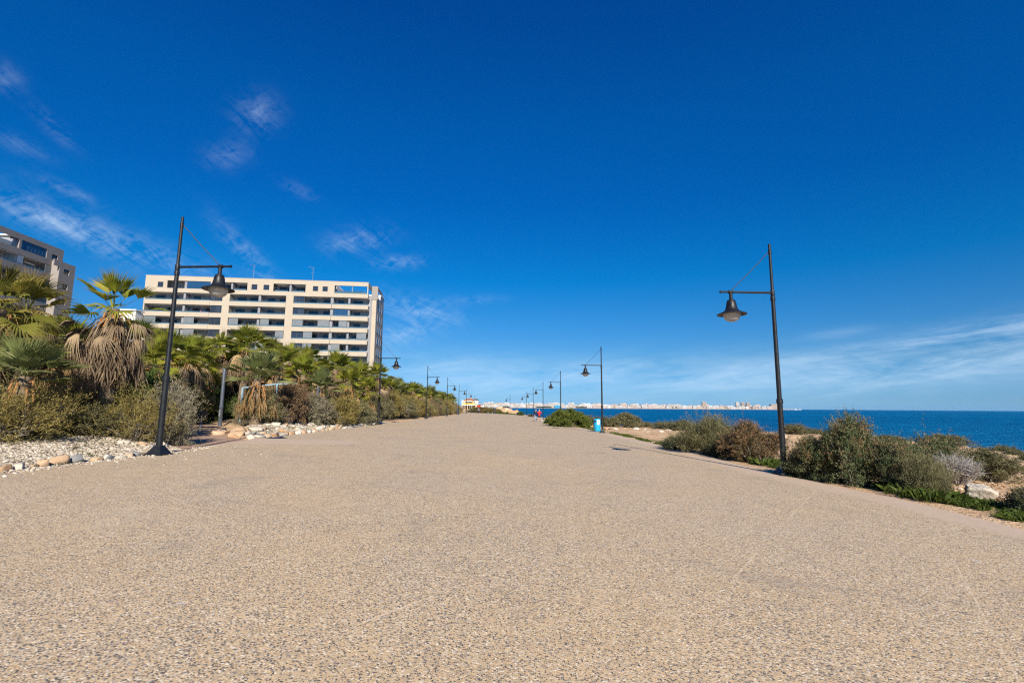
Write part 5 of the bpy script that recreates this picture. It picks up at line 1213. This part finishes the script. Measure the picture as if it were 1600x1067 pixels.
def person(label, x, y, z, rz, Hh, arms, legs, top, bottom, hair, bare=False, coat=.0, group=None):
    """facing -y locally; arms = ((elbow),(wrist)) for -x and +x sides; legs = (knee, ankle) each"""
    k = Hh / 1.72; t = thing('person', label, 'person', (x, y, z), rz, group); t.scale = (k, k, k)
    pel = (0, 0, .93); ch = (0, .0, 1.25); nk = (0, 0, 1.46); hd = (0, -.02, 1.60)
    C = [[(pel, (.15, .11)), ((0, 0, 1.08), (.135, .10)), (ch, (.17, .115)), ((0, 0, 1.40), (.12, .085)), (nk, .055), ((0, -.012, 1.53), (.068, .08)), (hd, (.078, .098)), ((0, -.015, 1.67), (.062, .078))]]
    C.append([(hd, (.078, .098)), ((0, -.115, 1.585), .016)])                         # nose
    for s in (-1, 1): C.append([(hd, (.078, .098)), ((s * .085, 0, 1.595), .016)])      # ears
    Tp = [[(pel, (.165, .125)), ((0, 0, 1.08), (.15, .115)), (ch, (.185, .13)), ((0, 0, 1.41), (.13, .095)), ((0, 0, 1.47), .07)]]
    if coat: Tp.append([(pel, (.165, .125)), ((0, 0, .93 - coat), (.19, .15))])
    Bt = []; Sh = []
    for s, (e, w), (kn, an) in zip((-1, 1), arms, legs):
        sh = (s * .19, 0, 1.38)
        C.append([(ch, (.17, .115)), (sh, .055), (e, .042), (w, .029)]); C += hand_chains(w, np.array(w) - np.array(e), s)
        wm = tuple(np.array(e) + (np.array(w) - np.array(e)) * .92); Tp.append([(ch, (.185, .13)), (sh, .075), (e, .058), (wm, .045)])
        hp = (s * .09, 0, .86); C.append([(pel, (.15, .11)), (hp, .085), (kn, .058), (an, .038), (tuple(np.array(an) + np.array((0, -.13, -.05))), .035)])
        end = tuple(np.array(hp) + (np.array(kn) - np.array(hp)) * .8) if bare else tuple(np.array(an) + np.array((0, 0, .02)))
        Bt.append([((0, 0, .93), (.16, .12)), (hp, .105)] + ([(end, .085)] if bare else [(kn, .078), (end, .062)]))
        Sh.append([(an, .048), (tuple(np.array(an) + np.array((0, -.06, -.045))), .045), (tuple(np.array(an) + np.array((0, -.17, -.055))), .035)])
    link('body', skin_mesh('body', C, M['skin'], 1), t); link('jacket', skin_mesh('jacket', Tp, top), t); link('trousers' if not bare else 'shorts', skin_mesh('trousers', Bt, bottom), t)
    for sh_ in Sh: link('shoe', skin_mesh('shoe', [sh_], M['shoe'], 1), t)
    link('hair', skin_mesh('hair', [[((0, .02, 1.60), (.088, .09)), ((0, .0, 1.68), (.08, .088)), ((0, -.03, 1.715), (.055, .06))], [((0, .02, 1.60), (.088, .09)), ((0, .05, 1.53), .06)]], hair), t)
    b = MB()
    for s in (-1, 1): b.lathe([(.001, -.008), (.010, 0), (.001, .008)], 8, (s * .032, -.112, 1.61))
    b.build('eyes', M['frame'], t)
    return t
px_, py_ = uy(837, 69) , 69.0; zp = float(plane(3.2, 69)) + .01
person('walking person in a navy jacket and pale jeans beside the round green bush', uy(837.3, 69.4), 69.4, zp, R(20), 1.70, (((-.24, .06, 1.12), (-.25, -.04, .88)), ((.24, -.02, 1.12), (.24, -.14, .90))), (((-.10, -.10, .50), (-.10, .10, .08)), ((.10, .02, .50), (.10, .16, .09))), M['navy'], M['jeans'], M['hair_pale'], coat=.12)
person('walking person in a red jacket with raised hands beside the round green bush', uy(842.7, 68.6), 68.6, zp, R(-10), 1.72, (((-.30, -.10, 1.20), (-.10, -.24, 1.36)), ((.30, -.10, 1.20), (.10, -.24, 1.36))), (((-.10, -.06, .50), (-.10, .04, .08)), ((.10, .0, .50), (.10, .12, .08))), M['red'], M['dark_cloth'], M['hair_pale'], bare=True, coat=.08)
person('distant walker in dark clothes at the end of the promenade', uy(748, 150), 150, float(plane(-10, 150)) + .012, R(5), 1.75, (((-.23, .04, 1.12), (-.24, -.06, .88)), ((.23, -.02, 1.12), (.24, -.10, .88))), (((-.09, -.08, .50), (-.09, .08, .08)), ((.09, .04, .50), (.09, .18, .09))), M['grey_cloth'], M['dark_cloth'], M['hair_dark'])
def dog():
    x = uy(845.8, 67.8); t = thing('dog', 'small white dog walking beside the person in red', 'dog', (x, 67.8, zp), R(15))
    C = [[((0, 0, .36), .085), ((0, -.18, .37), .10), ((0, -.30, .43), .06), ((0, -.38, .50), .065), ((0, -.47, .48), .035)], [((0, 0, .36), .085), ((0, .20, .37), .08), ((0, .30, .42), .025), ((0, .36, .52), .018)]]
    for s in (-1, 1):
        C.append([((0, -.18, .37), .10), (s_ := (s * .07, -.20, .27), .045)[0:2] if False else ((s * .07, -.20, .27), .045), ((s * .07, -.18 - .04 * s, .14), .028), ((s * .07, -.21 - .05 * s, .02), .024)])
        C.append([((0, .20, .37), .08), ((s * .07, .18, .27), .055), ((s * .07, .24, .15), .03), ((s * .07, .19 + .04 * s, .02), .024)])
        C.append([((0, -.38, .50), .065), ((s * .045, -.36, .57), .022)])
    link('body', skin_mesh('body', C, M['dog'], 1), t)
    b = MB(); b.lathe([(.001, -.02), (.02, 0), (.001, .02)], 8, (0, -.505, .485)); b.build('nose', M['frame'], t)
dog()

# ------------------------------------------------------------------ restaurant beyond the promenade
M['roof_red'] = mat_plain('terracotta_tiles', (.34, .13, .07), .85, .15, .2, 1.5)
M['ochre'] = mat_plain('ochre_render', (.62, .38, .16), .85, .2, .08, 1)
M['yellow'] = mat_plain('yellow_awning', (.75, .50, .02), .8, .2, .08, 1)
M['redsign'] = mat_plain('red_banner', (.62, .015, .015), .7, .3, .08, 1)
def restaurant():
    Y = 300.0; f = Y / FPX
    o_ = at(736, 640, Y); zg = float(at(736, 640, Y)[2]); x0 = float(o_[0]); hp = lambda v: float(at(736, v, Y)[2]) - zg
    sx = lambda u: (u - 736) * f
    t = thing('restaurant', 'yellow and white two storey restaurant with terracotta roofs beyond the promenade', 'restaurant', (x0, Y, zg))
    b = MB(); holes(b, sx(724.5), sx(744), hp(631.5), hp(624.5), [(sx(727), sx(738), hp(629.6), hp(627.5))], 0, .5); b.box(sx(724.5), sx(744), .5, 9, -1, hp(624.5)); b.box(sx(723), sx(724.5), .5, 8, -1, hp(626)); b.build('wall', M['ochre'], t)
    b = MB(); b.box(sx(721.5), sx(725.5), -.6, .5, hp(631), hp(625.5)); b.box(sx(740), sx(743.2), -.6, .5, hp(631), hp(625.5)); b.box(sx(727), sx(738), -.3, .0, hp(627.4), hp(625.6)); b.box(sx(744), sx(747), 0, 8, -1, hp(625)); b.build('wing_wall', M['white'], t)
    for (a, c, z0, z1) in ((727.2, 737.8, 629.5, 627.5), (722.8, 724.6, 628.8, 626.9), (740.6, 742.4, 628.8, 626.9)):
        b = MB(); b.box(sx(a), sx(c), -.72 if c - a < 5 else -.05, -.62 if c - a < 5 else .1, hp(z0), hp(z1)); b.build('window', M['glass'], t)
    b = MB()
    for (a, c, z0, z1) in ((725, 739.5, 625.4, 622.6), (739.5, 744.5, 624.6, 622.4)):
        A, C_ = sx(a) - .2, sx(c) + .2; mid = (A + C_) / 2; q0, q1 = hp(z0), hp(z1); b.add([(A, -.9, q0), (C_, -.9, q0), (C_, 9, q0), (A, 9, q0), (A + 1.2, 3.5, q1), (C_ - 1.2, 3.5, q1)], [(0, 1, 5, 4), (1, 2, 5), (2, 3, 4, 5), (3, 0, 4), (3, 2, 1, 0)])
    rf = b.build('roof', M['roof_red'], t); b = MB(); b.box(sx(734.5), sx(735.8), 2, 3, hp(623), hp(620.6)); b.build('chimney', M['ochre'], rf)
    b = MB(); b.add([(sx(722), -3.2, hp(632)), (sx(743.5), -3.2, hp(632)), (sx(743.5), -.7, hp(630.2)), (sx(722), -.7, hp(630.2)), (sx(722), -3.2, hp(632) - .12), (sx(743.5), -3.2, hp(632) - .12), (sx(743.5), -.7, hp(630.2) - .12), (sx(722), -.7, hp(630.2) - .12)], [(0, 1, 2, 3), (7, 6, 5, 4), (0, 4, 5, 1), (1, 5, 6, 2), (2, 6, 7, 3), (3, 7, 4, 0)]); b.build('awning', M['yellow'], t)
    b = MB(); b.box(sx(722), sx(743.5), -3.28, -3.2, hp(633.2), hp(632)); b.build('awning_valance', M['white'], t)
    for k in range(8):
        b = MB(); u = 723 + k * 2.7; b.box(sx(u), sx(u + .5), -3.2, -2.9, -1, hp(632.4)); b.build('terrace_post', M['white'] if k % 2 else M['ochre'], t)
    for k in range(6):
        b = MB(); u = 724.5 + k * 3.1; b.box(sx(u), sx(u + 1.6), -.12, .0, 0, hp(634.5)); b.build('door', M['glass'], t)
    t2 = thing('beach_bar', 'low white bar with a red banner beside the yellow restaurant', 'bar', (float(at(750, 640, 292)[0]), 292, float(at(750, 640, 292)[2]))); z2 = float(at(750, 640, 292)[2]); hq = lambda v: float(at(750, v, 292)[2]) - z2; sq = lambda u: (u - 750) * 292 / FPX
    b = MB(); b.box(sq(744), sq(756), .2, 5, -1.5, hq(631.5)); b.build('wall', M['white'], t2)
    b = MB(); b.box(sq(743.6), sq(756.6), -.4, 5.3, hq(631.5), hq(631.0)); b.build('roof', M['greywall'], t2)
    b = MB(); b.box(sq(746), sq(755), .1, .2, hq(632.9), hq(631.7)); b.build('window', M['glass'], t2)
    b = MB(); b.box(sq(745), sq(751), -.02, .1, hq(635.8), hq(633.2)); b.build('banner', M['redsign'], t2)
    b = MB(); b.box(sq(754), sq(757), -2, .1, -1.5, hq(637.5)); b.build('terrace_wall', M['ochre'], t2)
restaurant()

# ------------------------------------------------------------------ the town across the bay
def town():
    g = random.Random(3)
    line = [(700, 2800), (760, 2850), (850, 2950), (950, 3100), (1050, 3300), (1150, 3500), (1224, 3650)]
    us = [a for a, _ in line]; ds = [b_ for _, b_ in line]
    dep = lambda u: float(np.interp(u, us, ds))
    # land strip with a low rise behind the shore
    V = []; F = []; n = 120; prof = ((0, SEA - 1), (10, SEA + 1.5), (40, SEA + 3.5), (120, SEA + 4.5), (300, SEA + 7), (900, SEA + 12))
    for i in range(n):
        u = 640 + (1226 - 640) * i / (n - 1); d = dep(u); x = uy(u, d)
        for (q, z) in prof: V.append((x * (1 + q / d), d + q, z + .6 * math.sin(i * .9) * (q > 20)))
    m = len(prof)
    for i in range(n - 1):
        for k in range(m - 1): F.append((i * m + k, (i + 1) * m + k, (i + 1) * m + k + 1, i * m + k + 1))
    mt, nt, out = new_mat('far_shore'); h = N(nt); P_ = h.n('ShaderNodeNewGeometry').outputs['Position']; c = h.ramp(h.noise(P_, .01, 5, .6), [(.35, (.45, .33, .23)), (.55, (.52, .41, .30)), (.7, (.22, .22, .13))]); h.l(h.pbsdf(c, .9, .1).outputs[0], out.inputs[0])
    me = bpy.data.meshes.new('far_shore'); me.from_pydata(V, [], F); me.materials.append(mt); tag(link('far_shore', me), kind='structure')
    cols = {'white': (.60, .57, .53), 'cream': (.53, .46, .38), 'tan': (.47, .36, .26), 'rose': (.58, .46, .38), 'grey': (.42, .42, .43)}
    def bmat(k, c_):
        m_, nt_, out_ = new_mat('town_' + k); hh = N(nt_); tc = hh.n('ShaderNodeTexCoord').outputs['Object']; oi = hh.n('ShaderNodeObjectInfo').outputs['Random']
        hs_ = hh.n('ShaderNodeHueSaturation'); hs_.inputs['Color'].default_value = (*c_, 1); hh.l(hh.mr(oi, 0, 1, .8, 1.12), hs_.inputs['Value']); b_ = hh.pbsdf(hs_.outputs[0], .85, .15); hh.l(b_.outputs[0], out_.inputs[0]); return m_
    TM = {k: bmat(k, c_) for k, c_ in cols.items()}; dark = M['glass']
    def block(w, d_, hgt, mat, seed):
        q = random.Random(seed); b = MB(); b.box(-w / 2, w / 2, 0, d_, 0, hgt); b.box(-w / 2 - .2, w / 2 + .2, -.25, .0, hgt - .9, hgt + .5)
        s = q.uniform(-.3, .2) * w; b.box(s, s + w * .3, d_ * .3, d_ * .7, hgt, hgt + q.uniform(2, 4)); fl = int(hgt // 3.2)
        o = b.mesh('town_building', TM[mat]); o.materials.append(dark)
        b2 = MB(); 
        for f_ in range(fl):
            nb = max(2, int(w / 4.5))
            for k in range(nb):
                a = -w / 2 + w * (k + .2) / nb; b2.box(a, a + w / nb * .6, -.12, -.01, f_ * 3.2 + .9, f_ * 3.2 + 2.6)
        nv = len(b.v); me = bpy.data.meshes.new('town_building'); me.from_pydata(b.v + b2.v, [], b.f + [tuple(i + nv for i in f_) for f_ in b2.f]); me.materials.append(TM[mat]); me.materials.append(dark)
        me.polygons.foreach_set('material_index', [0] * len(b.f) + [1] * len(b2.f)); me.update(); return me
    keys = ['white', 'cream', 'white', 'cream', 'white', 'white', 'tan', 'rose', 'white', 'cream']
    protos = [block(g.uniform(16, 34), g.uniform(10, 16), g.uniform(9, 21), keys[i % 10], i) for i in range(30)]
    names = {'white': 'small white building in the far town across the bay', 'cream': 'small cream building in the far town across the bay', 'tan': 'small tan building in the far town across the bay', 'rose': 'small reddish building in the far town across the bay', 'grey': 'small grey building in the far town across the bay'}
    cnt = 0
    for row, (off, z0, step) in enumerate(((45, SEA + 3.4, 5.2), (150, SEA + 6, 6.0), (300, SEA + 9, 6.6))):
        u = 757 + row * 2
        while u < 1206 and cnt < 262:
            i = g.randrange(30); d = dep(u) + off + g.uniform(-15, 15)
            skip = (row == 0 and (838 < u < 862 or 900 < u < 916 or g.random() < .12)) or (row > 0 and u > 1180 and g.random() < .4)
            if not skip:
                o = link('town_building', protos[i], None, (uy(u, d), d, z0)); o.rotation_euler.z = R(g.uniform(-12, 12)); sc = (1.05 if u > 1120 else 1.15) * (1.0 + .15 * row); o.scale = (sc, sc, sc * g.uniform(.62, .98)); tag(o, names[keys[i % 10]], 'building', 'buildings of the far town'); cnt += 1
            u += step * g.uniform(.7, 1.3)
    def special(u, off, w, d_, hgt, mat, lab, seed):
        d = dep(u) + off; o = link('town_building', block(w, d_, hgt, mat, seed), None, (uy(u, d), d, SEA + 4)); tag(o, lab, 'building')
    special(1101, 260, 30, 16, 52, 'tan', 'tall tan tower standing above the far town', 91)
    for u, nm in ((1153, 'leftmost'), (1161.5, 'middle'), (1169.5, 'rightmost')): special(u, 240, 24, 14, 50, 'tan' if u > 1155 else 'cream', nm + ' of three tan towers near the right end of the far town', 92)
    special(1213, 20, 72, 30, 36, 'tan', 'large tan block at the right end of the far town, by the nearest right lamp', 95)
    special(868, 30, 95, 20, 27, 'cream', 'long cream building above the left side of the round green bush', 96)
    o = link('town_building', block(34, 10, 13, 'grey', 97), None, (uy(871, dep(871) + 12), dep(871) + 12, SEA + 3)); o.data.materials[0] = M['bin_blue']; tag(o, 'low bright blue building at the foot of the long cream one in the far town', 'building')
    # dark tree belts
    def belt(u0, u1, off, hgt, seed):
        q = np.random.default_rng(seed); n_ = 1500; u = q.uniform(u0, u1, n_); d = np.interp(u, us, ds) + off + q.uniform(-12, 12, n_); x = np.array([uy(a, b_) for a, b_ in zip(u, d)]); z = SEA + 3 + q.random(n_) ** .7 * hgt * (.7 + .3 * vnoise(u * .8, u * 0, 4))
        D = unit(q.normal(size=(n_, 3))); S = unit(np.cross(D, q.normal(size=(n_, 3)))); P_ = np.stack([x, d, z], -1); V = np.stack([P_ - D * 1.6, P_ + S * 1.1, P_ + D * 1.6, P_ - S * 1.1], 1).reshape(-1, 3)
        tag(link('town_trees', np_mesh('town_trees', V, np.arange(n_ * 4).reshape(-1, 4), M['sh_green'])), kind='stuff', label='dark belt of trees along the shore of the far town', cat='trees')
    belt(838, 862, 20, 8, 1); belt(900, 917, 20, 8, 2); belt(782, 796, 25, 7, 3)
    b = MB(); x0, x1 = uy(1222, 3680), uy(1247, 3720); b.box(x0, x1, 3672, 3690, SEA - 2, SEA + 3.2)
    for k in range(9): q = x0 + (x1 - x0) * (k + g.random()) / 9; b.box(q, q + 8, 3674, 3688, SEA + 3.2, SEA + 3.2 + g.uniform(1.5, 4))
    tag(b.build('breakwater', M['greywall'], None), 'low grey breakwater running out from the right end of the far town', 'breakwater')
    # sailing boat
    d = 2900; t = thing('sailing_boat', 'tiny white sailing boat on the horizon right of the nearest right lamp', 'sailing boat', (uy(1244, d), d, SEA))
    b = MB(); b.add([(-5, 0, .9), (0, -1.3, .9), (5.5, 0, 1.2), (0, 1.3, .9), (-4.5, 0, -.3), (0, -.8, -.4), (4.5, 0, -.3), (0, .8, -.4)], [(0, 1, 2, 3), (0, 4, 5, 1), (1, 5, 6, 2), (2, 6, 7, 3), (3, 7, 4, 0)]); b.build('hull', M['white'], t)
    b = MB(); b.tube([(0, 0, .8), (0, 0, 12)], .12, 6); b.build('mast', M['metal'], t)
    b = MB(); b.add([(.1, 0, 1.8), (.1, 0, 11.8), (-4.2, .3, 1.8), (.1, .08, 1.8), (.1, .08, 11.8), (-4.2, .38, 1.8)], [(0, 1, 2), (5, 4, 3), (0, 3, 4, 1), (1, 4, 5, 2), (2, 5, 3, 0)]); b.build('sail', M['white'], t)
    # distant ridge
    V = []; n = 160
    for i in range(n):
        u = 690 + 330 * i / (n - 1); d = 12800; hh = 120 * math.exp(-((u - 790) / 55) ** 2) + 100 * math.exp(-((u - 915) / 40) ** 2) + 40 + 22 * float(vnoise(i * .25, 0, 8)) + 8 * float(vnoise(i * .9, 0, 9)); hh *= .44 * max(0, min(1, (1020 - u) / 60)); x = uy(u, d)
        V += [(x, d, SEA - 2), (x * 1.02, d + 220, SEA + hh * .55), (x * 1.05, d + 520, SEA + hh), (x * 1.1, d + 1200, SEA - 2)]
    F = [(i * 4 + k, i * 4 + 4 + k, i * 4 + 5 + k, i * 4 + 1 + k) for i in range(n - 1) for k in range(3)]
    me = bpy.data.meshes.new('hills'); me.from_pydata(V, [], F); mh = mat_stone('hazed_hill_scrub', (.09, .11, .12), (.15, .17, .18), .002); me.materials.append(mh); tag(link('hills', me), kind='structure')  # haze fading is put into the hills' bluish base colour
town()

# ------------------------------------------------------------------ sea air
HAZE = 3.0e-5
if HAZE:
    m, nt, out = new_mat('sea_air'); v = nt.nodes.new('ShaderNodeVolumePrincipled'); v.inputs['Density'].default_value = HAZE; v.inputs['Color'].default_value = (.25, .60, 1.0, 1); v.inputs['Anisotropy'].default_value = .0
    nt.links.new(v.outputs[0], out.inputs['Volume'])
    b = MB(); b.box(-15010, 15010, -3010, 14010, -9.0, 78); tag(b.build('haze', m), kind='stuff', label='thin sea haze lying over the whole bay', cat='haze')
